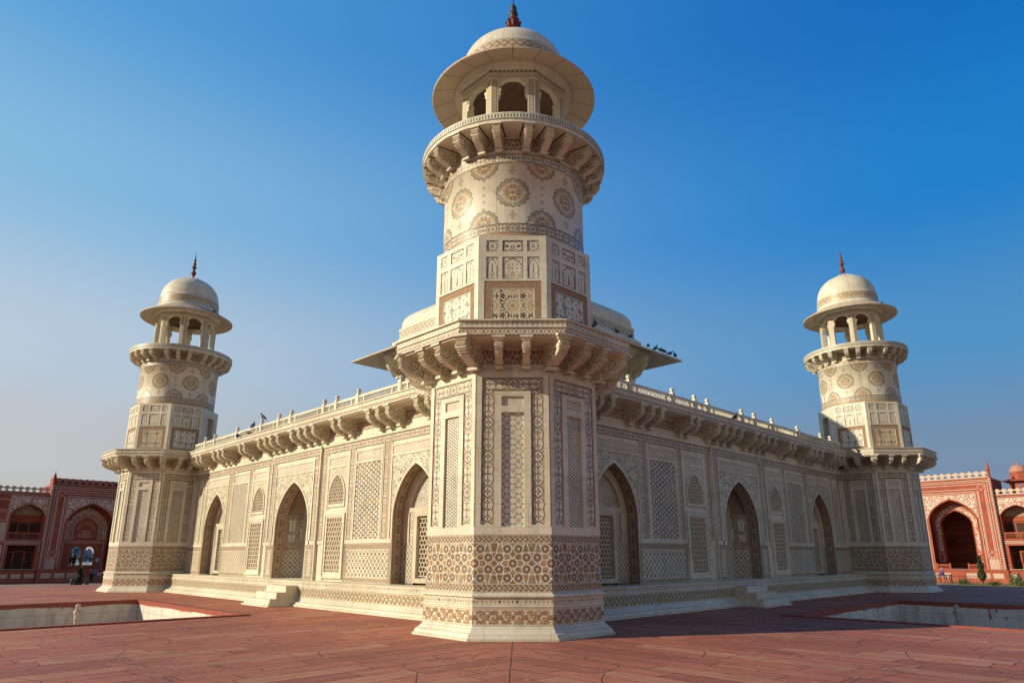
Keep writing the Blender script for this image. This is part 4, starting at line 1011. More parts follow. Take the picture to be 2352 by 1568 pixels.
def borders(s):
    for h0, h1, y in ((1.53,1.82,-.082), (1.95,2.27,-.012), (3.78,4.05,-.012), (5.80,6.17,-.012), (8.82,9.05,-.012), (9.62,9.9,-.012)):
        b = MB(); a0, a1 = sorted((X(s,h0), X(s,h1))); strip(b, a0, a1, 2.08, 5.03, y); part('vertical_border', b, mcart_s)
    for h0, h1, y in ((1.90,1.95,-.03), (2.27,2.32,-.03), (3.74,3.78,-.03), (4.05,4.09,-.03), (5.76,5.80,-.03), (6.17,6.20,-.03), (8.76,8.82,-.03), (9.05,9.12,-.03), (9.54,9.62,-.03)):
        b = MB(); a0, a1 = sorted((X(s,h0), X(s,h1))); b.box(a0, a1, y, 0, 2.08, 5.03, skip='b'); part('frame_bar', b, ma2)
    for h0, h1 in ((1.90,2.30), (3.74,6.32), (8.58,10.6)):
        b = MB(); a0, a1 = sorted((X(s,h0), X(s,h1))); b.box(a0, a1, -.034, 0, 1.96, 2.08, skip='b'); part('dado_rail', b, ma2)
    b = MB(); a0, a1 = sorted((X(s,1.27), X(s,1.90))); b.box(a0, a1, -.105, -.074, 1.96, 2.08, skip='b'); part('dado_rail', b, ma2)
    nar = MB(); a0, a1 = sorted((X(s,9.12), X(s,9.54))); Q = [(a0,-.008,2.08),(a1,-.008,2.08),(a1,-.008,4.6),(a0,-.008,4.6)]; nar.face(Q, [(p[0]-a0, p[2]) for p in Q])
    part('narrow_lattice_panel', nar, mpanelsmall)
    for h0, h1, y in ((1.28,1.84,-.08), (3.74,6.34,-.006), (8.56,10.6,-.006)):
        a0, a1 = sorted((X(s,h0), X(s,h1))); big = h1-h0 > 1.5
        dm = MB(); Q = [(a0,y-.002,.92),(a1,y-.002,.92),(a1,y-.002,1.76),(a0,y-.002,1.76)]; dm.face(Q, [(p[0]-a0, p[2]) for p in Q]); kids = []
        for z0, z1 in ((.78,.92), (1.76,1.95)):
            bb = MB(); Q = [(a0,y-.006,z0),(a1,y-.006,z0),(a1,y-.006,z1),(a0,y-.006,z1)]; bb.face(Q, [(p[0], (p[2]-z0)/(z1-z0)*.17) for p in Q]); kids.append(('dado_border', bb, msc2))
        for e0, e1 in ((a0, a0+.13), (a1-.13, a1)):
            bb = MB(); Q = [(e0,y-.006,.92),(e1,y-.006,.92),(e1,y-.006,1.76),(e0,y-.006,1.76)]; bb.face(Q, [(p[2], (p[0]-e0)/.13*.17) for p in Q]); kids.append(('dado_border', bb, msc2))
        ln = MB(); ln.frame(a0+.13, a1-.13, .92, 1.76, .015, y-.014, y); kids.append(('dado_rim', ln, ma2))
        part('dado', dm, mdado if big else mdado3, kids)
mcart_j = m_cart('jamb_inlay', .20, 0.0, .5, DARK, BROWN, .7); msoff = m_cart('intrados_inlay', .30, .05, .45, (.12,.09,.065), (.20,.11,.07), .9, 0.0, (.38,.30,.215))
mdado2 = m_grid('recess_dado_inlay', .17, .9, (.33,.25,.15), (.17,.12,.08), (.14,.10,.065), .05); mdado3 = m_hex('pier_dado_inlay', .085, (.2,.17,.12), (.5,.42,.28), (.35,.28,.18), -.7, (1.0,1.6), .8)
mjali = plain('pierced_marble'); marab2 = m_arab('window_spandrel_inlay', .4, (.22,.21,.16), (.40,.34,.20))
archset(M, cen, 1.44, 4.50, -.075, 4.92, 1.6, 1)
for s in (-1, 1): archset(X(s, SC), sd, 1.20, 4.56, 0, 4.95, .5, 0)
niche_centre(M, cen)
for s in (-1, 1): niche_side(X(s, SC), sd)
sym(window_bay); sym(panel_bay); sym(borders)
# --- cornice and parapet
co = MB(); extr(co, [(0,5.99),(-.66,5.99),(-.66,6.01),(-.71,6.02),(-.71,6.27),(-.70,6.285),(.6,6.29)], 1.5, BB-1.5, .0)
fil = extr(MB(), [(-.712,6.12),(-.735,6.125),(-.735,6.145),(-.712,6.15)], 2.6, BB-2.6); cap = extr(MB(), [(-.712,6.265),(-.75,6.27),(-.75,6.30),(-.4,6.305)], 2.6, BB-2.6)
medge_h = m_edge('cornice_edge_inlay', .27, 6.01)
part('cornice', co, medge_h, [('cornice_fillet', fil, ma2), ('cornice_coping', cap, ma2)])
BRF = bracket_mesh(.70, .60, .17)
brs = []
for grp in ((9.2, 8.7, 8.2), (6.75, 6.2, 5.68), (3.97, 3.53), (2.17, 1.62, 1.12, .55)): brs += list(grp)
POSTS = (3.2, 5.14, 7.52, 8.89, 9.74, 12.2, 13.2, 14.72, 17.09, 19.51, 20.6)
def parapet(side, root):
    def XS(s): return BB-s if side < 0 else s
    y0, y1 = -.50, -.42
    post = MB(); post.box(-.075, .075, -.53, -.39, 6.29, 6.72); 
    pk = MB().lathe([(.045,6.72),(.05,6.74),(.035,6.755),(.07,6.79),(.08,6.83),(.065,6.87),(.02,6.89),(0,6.895)], 16)
    pm = post.mesh('post', ma2); km = pk.mesh('post_knob', ma2)
    pp = thing_part('parapet', hall); pp.location = root[0]; pp.rotation_euler = (0, 0, root[1])
    for s in POSTS:
        o = put('post', pm, pp, (XS(s), 0, 0)); 
    # knobs are joined to their posts: one mesh each
    km2 = MB(); 
    for s_ in POSTS:
        k = put('post_knob', km, pp, (XS(s_), -.46, 0))
    ps = (2.75,)+POSTS+(21.85,)
    for a_, b_ in zip(ps[:-1], ps[1:]):
        x0, x1 = sorted((XS(a_), XS(b_))); x0 += .075; x1 -= .075
        if x1-x0 < .1: continue
        f = MB(); f.box(x0, x1, y0, y1, 6.58, 6.66); f.box(x0, x1, y0, y1, 6.29, 6.335)
        L = x1-x0; muls = [x0, x0+.05] 
        cuts = [x0]
        if L > 1.6: cuts += [x0+.30, x1-.34]
        elif L > .55: cuts += [x0+L/2] if L < .9 else [x1-.30]
        cuts.append(x1)
        for i, cc in enumerate(cuts):
            w = .03
            e0, e1 = (cc, cc+w) if i == 0 else (cc-w, cc) if i == len(cuts)-1 else (cc-w, cc+w)
            f.box(e0, e1, y0, y1, 6.335, 6.58)
        for c0, c1 in zip(cuts[:-1], cuts[1:]): honeycomb(f, c0+.03, c1-.03, 6.335, 6.58, .085, y0+.025, y1-.025, .014)
        f.build('railing_panel', mjali, pp)
for side in (-1, 1):
    root = wroot(side)
    for nm, me, kids in FP:
        o = wput(nm, me, root)
        for n2, m2 in kids: put(n2, m2, o)
    for s in (-1, 1):
        for h in brs: wput('bracket', BRF, root, (X(s, h), -.02, 5.42))
    parapet(side, root)
# roof slab and the two hidden walls close the block
rb = MB(); a = HB*sqrt(2)/2-OFF+.0
rb.box(-a+.9, a-.9, -a+.9, a-.9, .1, 6.0); rb.box(-a, a, -a, a, 6.0, 6.28)
for (x0,x1,y0,y1) in ((-a,a,a-.9,a),(a-.9,a,-a,a-.9)): rb.box(x0, x1, y0, y1, 0, 6.0)
rb.build('roof', mroof, hall, rz=radians(45))
# stairs up to the ledge (one flight each side)
def stairs(side, label):
    ang = radians(-45 if side < 0 else 45)
    def XS(s): return BB-s if side < 0 else s
    base = Vector((-HB, T0+HB, 0)) if side < 0 else Vector((0, T0, 0)); n = Vector((-1,-1,0) if side < 0 else (1,-1,0))/sqrt(2)
    org = base-n*OFF; ux = Vector((1,-1,0) if side < 0 else (1,1,0))/sqrt(2)
    st = thing('marble_steps', label, 'steps', tuple(org+ux*XS(11.0)), ang)
    dx = (lambda s: (11.0-s) if side < 0 else (s-11.0))
    f = MB(); s0, s1 = 10.25, 12.0
    x0, x1 = sorted((dx(s0), dx(s1)))
    pr = [(.12,0),(.12,.045),(.06,.06),(.055,.11),(.02,.125),(0,.20),(0,.235)]
    for (e0, z0), (e1, z1) in zip(pr[:-1], pr[1:]):
        def R(e, z): return [(x0-e,-.6,z),(x0-e,-1.60-e,z),(x1+e,-1.60-e,z),(x1+e,-.6,z)]
        A, B_ = R(e0, z0), R(e1, z1)
        for i in range(3): f.face([A[i], A[i+1], B_[i+1], B_[i]])
    f.face([(x0,-1.60,.235),(x1,-1.60,.235),(x1,-.6,.235),(x0,-.6,.235)])
    f.build('flared_base', ma, st)
    xs0, xs1 = sorted((dx(s0+.02), dx(11.75)))
    MB().box(xs0, xs1, -1.385, -.65, .235, .43).build('step', ma2, st)
    xs0, xs1 = sorted((dx(s0+.03), dx(11.72)))
    MB().box(xs0, xs1, -1.07, -.65, .43, .63).build('step', ma2, st)
stairs(-1, 'white marble steps at the sunlit left wall below its middle arch'); stairs(1, 'dull marble steps at the shaded right wall below its middle arch')
# ------------------------------------------------------------------ rooftop pavilion
pav = thing('rooftop_pavilion', 'square marble pavilion with sloping eaves and curved roof on the tomb roof', 'pavilion', (0, T0+HB, 6.28), radians(45))
def sq(prof, mb=None):
    mb = mb or MB()
    for k in range(4):
        t = radians(90*k)
        for (a0, z0), (a1, z1) in zip(prof[:-1], prof[1:]):
            def P(a, x, z): return (x*cos(t)+a*sin(t), x*sin(t)-a*cos(t), z)
            mb.face([P(a0,-a0,z0), P(a0,a0,z0), P(a1,a1,z1), P(a1,-a1,z1)], [(-a0,z0),(a0,z0),(a1,z1 if abs(z1-z0) > 1e-3 else z0+a0-a1),(-a1,z1 if abs(z1-z0) > 1e-3 else z0+a0-a1)])
    return mb
r2 = sqrt(2); z0 = -6.28
sq([(4.25,0),(4.25,5.0+.2)]).build('wall', mpanelsmall, pav)
for sx_ in (-1, 1):
    for sy_ in (-1, 1): MB().box(sx_*4.28, sx_*3.9, sy_*4.28, sy_*3.9, 0, 5.2).build('corner_pier', ma2, pav)
for k in range(4):
    for xx in (-1.4, 1.4):
        t = radians(90*k); MB().box(xx-.16, xx+.16, -4.30, -4.20, 0, 5.2).build('pier', ma2, pav, rz=t)
BRP = bracket_mesh(1.0, .95, .18)
for k in range(4):
    for xx in (-4.05, -1.4, 1.4, 4.05): put('bracket', BRP, pav, (xx*cos(radians(90*k))+4.28*sin(radians(90*k)), xx*sin(radians(90*k))-4.28*cos(radians(90*k)), 4.0), radians(90*k))
mpeave = m_flat('eave_marble', (.60,.50,.38), .6, .25, 1.3, (.44,.34,.25), .15)
sq([(4.2,5.78),(6.02,4.93),(6.05,4.94),(6.05,5.0),(4.5,5.86),(4.3,5.86)]).build('eave', mpeave, pav)
sq([(4.2,4.95),(4.5,5.0),(4.9,5.25),(4.9,5.42)]).build('soffit_moulding', ma2, pav)
sq([(4.58,5.84),(4.58,5.98),(4.45,6.04),(4.40,6.14),(4.33,6.15)]).build('roof_moulding', ma2, pav)
bz = sq([(4.33,6.15),(4.33,6.62)]); bz.uv = [(u, v-6.15) for u, v in bz.uv]; 
mroofband = m_scroll('roof_band_inlay', .47, .58, 0.0, (.13,.14,.11), (.46,.36,.22), (.25,.17,.11), .75)
bz.build('roof_band', mroofband, pav)
prof = [(4.33,6.62),(4.36,6.63),(4.36,6.70),(4.26,6.74)]
for i in range(1, 13):
    t = i/12; a_ = radians(90*t); prof.append((4.26*cos(a_)**.75 if i < 12 else .02, 6.74+1.5*sin(a_)**.72))
MBq = sq(prof); MBq.build('curved_roof', ma, pav)
MB().lathe([(.5,8.1),(.6,8.3),(.3,8.5),(.2,8.7)], 24).build('roof_knob', ma2, pav)
# ------------------------------------------------------------------ ground: terrace with two sunken tanks, garden below
U_ = Vector((-1, 1, 0))/sqrt(2); W_ = Vector((1, 1, 0))/sqrt(2); O_ = Vector((0, T0, 0))
def PQ(p, q, z=0.0): v = O_+U_*p+W_*q; return (v.x, v.y, z)
E0, E1 = -22.0, 33.6
tanks = [((7.8, 16.7), (-11.5, -2.86)), ((-11.5, -2.86), (7.8, 16.7))]
m = MB(); cuts = sorted({E0, E1, 7.8, 16.7, -11.5, -2.86})
for a_, b_ in zip(cuts[:-1], cuts[1:]):
    for c_, d_ in zip(cuts[:-1], cuts[1:]):
        if any(abs(a_-t[0][0]) < 1e-6 and abs(c_-t[1][0]) < 1e-6 for t in tanks): continue
        m.face([PQ(a_,c_), PQ(a_,d_), PQ(b_,d_), PQ(b_,c_)])
tag(m.build('terrace_paving', mgr), kind='structure')
m = MB(); L = [(E0,E0),(E0,E1),(E1,E1),(E1,E0)]
for i in range(4):
    a_, b_ = L[i], L[(i+1)%4]; m.face([PQ(*a_, 0), PQ(*b_, 0), PQ(*b_, -1.7), PQ(*a_, -1.7)])
tag(m.build('terrace_retaining_wall', mred, loc=(0,0,-.004)), kind='structure')
for i, ((p0, p1), (q0, q1)) in enumerate(tanks):
    t = thing('water_tank', ('empty sunken tank in the sunlit paving on the left, with flaking cream walls' if i == 0 else 'empty sunken tank in the shaded paving on the right, with stained grey walls'), 'tank', group='sunken tanks in the terrace')
    m = MB(); R = [(p0,q0),(p0,q1),(p1,q1),(p1,q0)]
    for j in range(4):
        a_, b_ = R[j], R[(j+1)%4]; m.face([PQ(*a_,-.03), PQ(*b_,-.03), PQ(*b_,-1.0), PQ(*a_,-1.0)])
    m.build('tank_wall', mpool, t)
    m = MB(); m.face([PQ(p0,q0,-.99), PQ(p0,q1,-.99), PQ(p1,q1,-.99), PQ(p1,q0,-.99)]); m.build('tank_floor', mpool, t)
    w = .20; rim = MB()
    def slab(a0, a1, b0, b1, z0=-.05, z1=.035):
        lo = [PQ(a0,b0,z0),PQ(a0,b1,z0),PQ(a1,b1,z0),PQ(a1,b0,z0)]; hi = [(x,y,z1) for x,y,z in lo]
        rim.face(hi); rim.face(lo[::-1])
        for j in range(4): rim.face([lo[j], lo[(j+1)%4], hi[(j+1)%4], hi[j]][::-1])
    slab(p0-w, p0+.03, q0-w, q1+w); slab(p1-.03, p1+w, q0-w, q1+w); slab(p0+.03, p1-.03, q0-w, q0+.03); slab(p0+.03, p1-.03, q1-.03, q1+w)
    rim.build('tank_rim', mkerb, t)
def fountain(p, q, label):
    t = thing('fountain_post', label, 'fountain', PQ(p, q, -.99), group='stone fountain posts in the tanks')
    t.scale = (.68, .68, .96)
    MB().lathe([(.16,0),(.16,.06),(.11,.10),(.095,.30),(.10,.52),(.13,.55),(.13,.60),(.10,.63),(.10,.70)], 8, False).build('shaft', mpost, t)
    MB().lathe([(.10,.70),(.15,.74),(.17,.80),(.155,.85),(.10,.88),(.09,.93),(.12,.97),(.11,1.03),(.05,1.07),(0,1.075)], 16).build('spout', mpost, t)
mpost = m_flat('weathered_white_stone', (.55,.47,.38), .7, .3, 8, (.32,.2,.15))
fountain(15.6, -5.0, 'small white fountain post in the sunlit left tank'); fountain(-4.9, 15.6, 'small grey fountain post in the shaded right tank')
# garden ground and far ground
mearth = m_flat('garden_earth', (.36,.24,.17), .9, .3, .6, (.25,.19,.12), .3); mgrass = None
def m_lawn():
    mm, b = newmat('lawn'); _, _, _, o = obj_xyz(True); c = mix(ramp(noise(o, .6, 5, .6), .35, .65), (.06,.085,.022), (.14,.12,.045)); return finish(mm, b, c, .9, noise(o, 12, 4), .6, .05, .1)
mgrass = m_lawn()
g = MB(); S = 3000
g.face([(-S,-S,-1.74),(S,-S,-1.74),(S,S,-1.74),(-S,S,-1.74)]); tag(g.build('ground', mearth), kind='structure')
for nm, a0, a1, b0, b1, mm in (('lawn', 34.2, 72, -40, 4.5, mgrass), ('lawn', 34.2, 72, 20, 60, mgrass), ('lawn', -40, 4.5, 34.2, 72, mgrass), ('lawn', 20, 60, 34.2, 72, mgrass)):
    l = MB(); l.face([PQ(a0,b0,-1.70),PQ(a0,b1,-1.70),PQ(a1,b1,-1.70),PQ(a1,b0,-1.70)]); tag(l.build(nm, mm), kind='structure')
mwater = m_flat('river_water', (.30,.34,.37), .15, .1, .02, (.34,.38,.40), .05)
wv = MB(); wv.face([PQ(112,-400,-1.70),PQ(112,500,-1.70),PQ(420,500,-1.70),PQ(420,-400,-1.70)]); tag(wv.build('river', mwater), kind='structure')

mbank = m_leaf('hazed_trees_leaf', (.22,.27,.29), (.30,.35,.37)); rnd = random.Random(4); g = MB()  # grey-blue distance haze mixed into the leaf colours
for i in range(2600):
    q = rnd.uniform(-60, 130); h = 7+3*sin(q*.11)+2*sin(q*.31+1); p = 424+rnd.uniform(0, 14); z = -1.7+h*rnd.random()**.8; s_ = rnd.uniform(.8, 2.2); x, y, _ = PQ(p, q); a = rnd.uniform(0, 6.28)
    g.face([(x-s_*cos(a), y-s_*sin(a), z-s_*.3), (x+s_*.2, y, z-s_), (x+s_*cos(a), y+s_*sin(a), z+s_*.3), (x, y+s_*.2, z+s_)])
tag(g.build('far_wood', mbank), 'far wooded river bank seen through the gate openings', 'wood', kind='stuff')
# ------------------------------------------------------------------ red sandstone gate buildings
def merlons(mb, x0, x1, y0, y1, z, h, pitch):
    n = max(1, int(round((x1-x0)/pitch))); w = (x1-x0)/n
    mb.box(x0, x1, y0, y1, z, z+h*.16)
    for i in range(n):
        c = x0+(i+.5)*w
        P = [(c-.30*w, z+h*.16),(c+.30*w, z+h*.16),(c+.17*w, z+h*.30),(c+.17*w, z+h*.40),(c+.47*w, z+h*.56),(c+.49*w, z+h*.70),(c+.30*w, z+h*.86),(c, z+h),(c-.30*w, z+h*.86),(c-.49*w, z+h*.70),(c-.47*w, z+h*.56),(c-.17*w, z+h*.40),(c-.17*w, z+h*.30)]
        mb.prism(P, y0, y1)
    return mb
def gate(label, loc, rz, sunny):
    g = thing('red_gatehouse', label, 'gatehouse', loc, rz)
    D = 7.0; dz = 0 if sunny else -.45
    A, ZS, ZA = (2.65, 6.2+dz, 8.55+dz)
    Zc = 11.0+dz*1.6; H = 4.75
    f = MB()
    f.box(-H, -A if sunny else -3.8, 0 if sunny else 1.6, D, -2.0, Zc); f.box(A if sunny else 3.8, H, 0 if sunny else 1.6, D, -2.0, Zc)
    if not sunny: f.box(-H, -A, 0, 1.6, -2.0, Zc); f.box(A, H, 0, 1.6, -2.0, Zc); f.box(-3.8, 3.8, 1.91, D, 4.4, Zc-.6); f.box(-A, A, 0, D, -2.0, -.15)
    arch_wall(f, 0, A, ZS, ZA, -A, A, Zc, 0, 1.6, w=.36); f.box(-A, A, 1.6, D, Zc-.6, Zc)
    f.face([(-A,0,Zc),(A,0,Zc),(A,1.6,Zc),(-A,1.6,Zc)])
    f.box(-H-.06, H+.06, -.12, D, Zc, Zc+.16)
    f.build('portal_block', mred, g)
    r = MB(); arch_rim(r, 0, A, ZS, ZA, 0, 1.6, zb=-.15, w=.36); r.build('arch_reveal', mred, g)
    mp = MB(); merlons(mp, -H+.1, H-.1, .0, .14, Zc+.16, .85, .80); mp.build('merlon_parapet', mmer if sunny else mmer2, g)
    if not sunny:
        MB().box(-H+.1, H-.1, .25, .4, Zc+.1, Zc+.95).build('parapet_back', mred, g); MB().box(-H-.15, -H+.3, .3, 1.7, Zc-.2, Zc+1.0).build('side_parapet', mred, g)
    # white inlay lines
    wl_ = MB(); e = -.02
    for s in (-1, 1):
        for h in (2.98, 3.22, 4.18, 4.42):
            w = .055; wl_.box(s*h-w/2, s*h+w/2, e, .01, -.1 if h in (2.98, 4.42) else 1.35, Zc-.35 if h == 4.42 else (Zc-.62 if h == 4.18 else 9.45+dz))
        for (x0, z0_, x1, z1_) in ((3.22,1.35,3.62,1.9),(3.78,1.35,4.18,1.9)):
            pass
        lz = MB()
    for z in (Zc-.10, Zc-.32): wl_.box(-H, H, e, .01, z-.03, z+.03)
    for z in (Zc-.62, 9.45+dz): wl_.box(-4.18 if z > Zc-1 else -2.98, 4.18 if z > Zc-1 else 2.98, e, .01, z-.03, z+.03)
    wl_.box(-3.3, 3.3, e, .01, 9.75+dz, 9.81+dz); wl_.box(-2.98, 2.98, e, .01, 9.2+dz, 9.26+dz)
    # knots at the panel corners
    for s in (-1, 1):
        for cz in (Zc-.98, 1.15+.5):
            for q in range(16):
                t0, t1 = 2*pi*q/16, 2*pi*(q+1)/16
                def R(t): k = .36*(1+.22*cos(4*t)); return (s*3.70+k*cos(t), cz+k*sin(t)*.95)
                a_, b_ = R(t0), R(t1); a2 = (s*3.70+(a_[0]-s*3.70)*.84, cz+(a_[1]-cz)*.84); b2 = (s*3.70+(b_[0]-s*3.70)*.84, cz+(b_[1]-cz)*.84)
                wl_.face([(a2[0],e,a2[1]),(a_[0],e,a_[1]),(b_[0],e,b_[1]),(b2[0],e,b2[1])])
        for x0 in (3.34, 4.04):
            wl_.box(s*x0-.03, s*x0+.03, e, .01, 2.05, Zc-1.42)
        wl_.box(s*3.2, s*4.2, e, .01, 1.26, 1.33)
    wl_.build('white_inlay_lines', mwht, g)
    for s in (-1, 1):
        q = MB(); x0, x1 = sorted((s*3.24, s*4.30)); Q = [(x0,e,-.1),(x1,e,-.1),(x1,e,1.15),(x0,e,1.15)]; q.face(Q, [(p[0],p[2]) for p in Q]); q.build('lattice_panel', mredhex, g)
    sp = MB(); arch_wall(sp, 0, A+.14, ZS, ZA+.18, -2.9, 2.9, 9.15+dz, e, e, front_only=True, w=.36, u0=0, v0=0)
    for s in (-1, 1): pass
    sp.build('spandrel', mredarab, g)
    am = MB(); arch_band(am, 0, A, ZS, ZA, .10, -.05, 0, zb=-.15, w=.36); am.build('arch_moulding', mred2, g)
    # plinth
    p = MB(); p.box(-H-.5, H+.5, -1.3, 0, -2.0, -.32); p.box(-H-.55, H+.55, -1.36, 0, -.32, -.15); p.build('plinth', mred, g)
    for k_ in range(-3, 4):
        if k_ != 0: MB().box(k_*1.4-.55, k_*1.4+.55, -1.315, -1.30, -1.15, -.55).build('plinth_panel', mredhex, g)
    # interior
    if sunny:
        i_ = MB(); a2, zs2, za2 = 1.75, 5.6, 7.25
        arch_wall(i_, 0, a2, zs2, za2, -A-.5, A+.5, Zc-.6, 1.6, 1.9, w=.36, front_only=True); i_.box(-A-.5, -a2, 1.6, 1.9, -.15, zs2); i_.box(a2, A+.5, 1.6, 1.9, -.15, zs2)
        i_.build('inner_wall', mred, g)
        r = MB(); arch_rim(r, 0, a2, zs2, za2, 1.6, 2.3, zb=-.15, w=.36); r.build('inner_reveal', mred, g)
        b = MB(); arch_band(b, 0, a2+.16, zs2, za2+.2, .48, 1.585, 1.6, zb=2.1, w=.36); b.build('white_arch_band', mredarab, g)
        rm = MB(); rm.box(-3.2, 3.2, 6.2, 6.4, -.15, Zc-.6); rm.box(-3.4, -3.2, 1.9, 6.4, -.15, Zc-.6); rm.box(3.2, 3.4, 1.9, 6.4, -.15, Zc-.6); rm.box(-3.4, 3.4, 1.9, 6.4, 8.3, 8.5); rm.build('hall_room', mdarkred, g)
        for s in (-1, 1):
            rl = MB(); x0, x1 = sorted((s*2.55, s*.95)); rl.box(x0, x1, -.25, -.12, .35, .47); rl.box(x0, x1, -.25, -.12, -.15, -.05)
            rl.box(x0, x0+.14, -.28, -.09, -.15, .62); rl.box(x1-.14, x1, -.28, -.09, -.15, .62); honeycomb(rl, x0+.14, x1-.14, -.05, .35, .16, -.21, -.16, .03); rl.build('low_railing', mred2, g)
        bx_ = MB()
        for s in (-1, 1): bx_.frame(*sorted((s*2.5, s*1.95)), .5+.3, 1.9, .06, 1.57, 1.6)
        bx_.build('window_frame', mwht, g)
    else:
        w0, z0_, z1_ = 1.45, .35, 2.75
        i_ = MB(); i_.box(-A, -w0, 1.6, 1.9, -.15, Zc-.6); i_.box(w0, A, 1.6, 1.9, -.15, Zc-.6); i_.box(-w0, w0, 1.6, 1.9, z1_, Zc-.6); i_.box(-w0, w0, 1.6, 1.9, -.15, z0_)
        i_.build('inner_wall', mred, g)
        # front screen with two cusped lights, and the room's far openings
        for yy in (1.62,):
            s_ = MB()
            for c in (-.74, .74):
                pts = [(c+.60*k_/10, 1.9+.75*((1-abs(k_/10)**2.2)**.6)+.07*abs(sin(k_/10*9))) for k_ in range(-10, 11)]
                for (xa_, za_), (xb_, zb_) in zip(pts[:-1], pts[1:]):
                    s_.face([(xa_,yy,za_),(xb_,yy,zb_),(xb_,yy,3.0),(xa_,yy,3.0)]); s_.face([(xb_,yy+.2,zb_),(xa_,yy+.2,za_),(xa_,yy+.2,3.0),(xb_,yy+.2,3.0)]); s_.face([(xa_,yy,za_),(xa_,yy+.2,za_),(xb_,yy+.2,zb_),(xb_,yy,zb_)])
            for x0, x1 in ((-1.6,-1.34),(-.14,.14),(1.34,1.6)): s_.box(x0, x1, yy, yy+.2, .3, 3.0)
            if yy > 5:
                s_.box(-3, -1.6, yy, yy+.2, -.2, 4); s_.box(1.6, 3, yy, yy+.2, -.2, 4); s_.box(-3, 3, yy, yy+.2, 3.0, 5); s_.box(-1.6, 1.6, yy, yy+.2, -.2, .3)
            s_.build('cusped_screen', mred, g)
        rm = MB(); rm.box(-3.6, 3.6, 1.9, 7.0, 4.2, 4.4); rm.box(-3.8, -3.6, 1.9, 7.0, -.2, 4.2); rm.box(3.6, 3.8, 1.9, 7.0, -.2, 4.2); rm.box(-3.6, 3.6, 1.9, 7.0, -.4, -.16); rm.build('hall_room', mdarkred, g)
        k = MB()
        for a_, w_ in ((1.45, .07), (1.68, .07)): arch_band(k, 0, a_, 5.2, 6.55+(a_-1.45), w_, 1.575, 1.6, zb=3.55, w=.36)
        k.box(-2.6, 2.6, 1.575, 1.6, 3.3, 3.37); k.box(-2.6, 2.6, 1.575, 1.6, 3.1, 3.14)
        k.box(-2.35, -2.28, 1.575, 1.6, -.1, 3.1); k.box(2.28, 2.35, 1.575, 1.6, -.1, 3.1)
        # flower-spray inlay: bowl and stems
        for j in range(-5, 6):
            an = radians(90+j*15); k.box(.95*cos(an)-.05, .95*cos(an)+.05, 1.575, 1.6, 4.75+.95*sin(an)-.05, 4.75+.95*sin(an)+.05)
        for j in range(12):
            t0, t1 = pi+pi*j/12, pi+pi*(j+1)/12
            k.face([(.85*cos(t0),1.58,4.1+.22*sin(t0)),(.85*cos(t1),1.58,4.1+.22*sin(t1)),(.78*cos(t1),1.58,4.1+.15*sin(t1)),(.78*cos(t0),1.58,4.1+.15*sin(t0))][::-1])
        k.box(-.85, .85, 1.575, 1.6, 4.1, 4.13); k.lathe([(.01, 4.2)], 3) if 0 else None
        for s in (-1, 1):
            for j in range(10):
                t0, t1 = 2*pi*j/10, 2*pi*(j+1)/10; r0, r1 = .26, .20; cx = s*.22
                k.face([(cx+r0*cos(t0),1.58,4.45+r0*sin(t0)),(cx+r0*cos(t1),1.58,4.45+r0*sin(t1)),(cx+r1*cos(t1),1.58,4.45+r1*sin(t1)),(cx+r1*cos(t0),1.58,4.45+r1*sin(t0))][::-1])
        k.build('blind_arch_inlay', mwht, g)
        b = MB(); arch_band(b, 0, 1.9, 5.2, 7.0, .55, 1.58, 1.6, zb=3.6, w=.36); b.build('white_arch_band', mredarab, g)
    # corner turrets
    def turret(x, top):
        o = MB().lathe([(.17,-.3),(.17,Zc+.1)], 12, True, uref=1.0).build('turret', mbanded, g, (x, -.04, 0))
        o2 = MB().lathe([(.20,Zc+.1),(.22,Zc+.2),(.17,Zc+.3),(.16,top-1.3),(.21,top-1.25),(.24,top-1.1),(.17,top-1.0),(.19,top-.75),(.13,top-.6),(.05,top-.42),(.06,top-.36),(.02,top-.2),(0,top)], 12).build('turret_cap', mred2, o)
    for s in (-1, 1): turret(s*(H+.05), 13.3 if sunny else 12.2)
    # wings
    Zw = 8.75+dz*.2 if sunny else 9.05
    for s in (-1, 1):
        c = s*6.9; a = 1.7; x0, x1 = sorted((s*(H+.22), s*10.6)); za = (7.55 if sunny else 7.75); zs = za-1.25
        w = MB(); o0, o1 = c-a, c+a
        w.box(x0, o0, .25, D, -2, Zw); w.box(o1, x1, .25, D, -2, Zw); w.box(o0, o1, .25, D, 2.75, 3.45)
        arch_wall(w, c, a, zs, za, o0, o1, Zw, .25, 1.2, w=.36); w.box(o0, o1, 1.9, D, -2, Zw)
        d0, d1 = c-1.45, c+1.45
        w.box(o0, d0, .25, 1.9, -2, 2.75); w.box(d1, o1, .25, 1.9, -2, 2.75); w.box(d0, d1, .25, 1.9, -2, -.25)
        w.box(x0, x1, .12, D, Zw, Zw+.14)
        wo = w.build('wing', mred, g)
        r = MB(); arch_rim(r, c, a, zs, za, .25, 1.9, w=.36); r.build('wing_arch_reveal', mred, wo)
        r = MB(); arch_fill(r, c, a, zs, za, zs, 1.86); r.build('plastered_vault', mplast, wo)
        r = MB(); r.box(o0, o1, 1.80, 1.86, 5.7, zs); r.build('balcony_back', mred, wo)
        r = MB(); r.box(c-.55, c+.55, 1.84, 1.95, 3.5, 5.5); r.box(c-1.4, c+1.4, .9, 1.95, -.2, 2.2) if 0 else None; r.box(o0+.05, o1-.05, 1.83, 1.88, 3.5, 5.6); r.build('dark_doorway', mdark, wo)
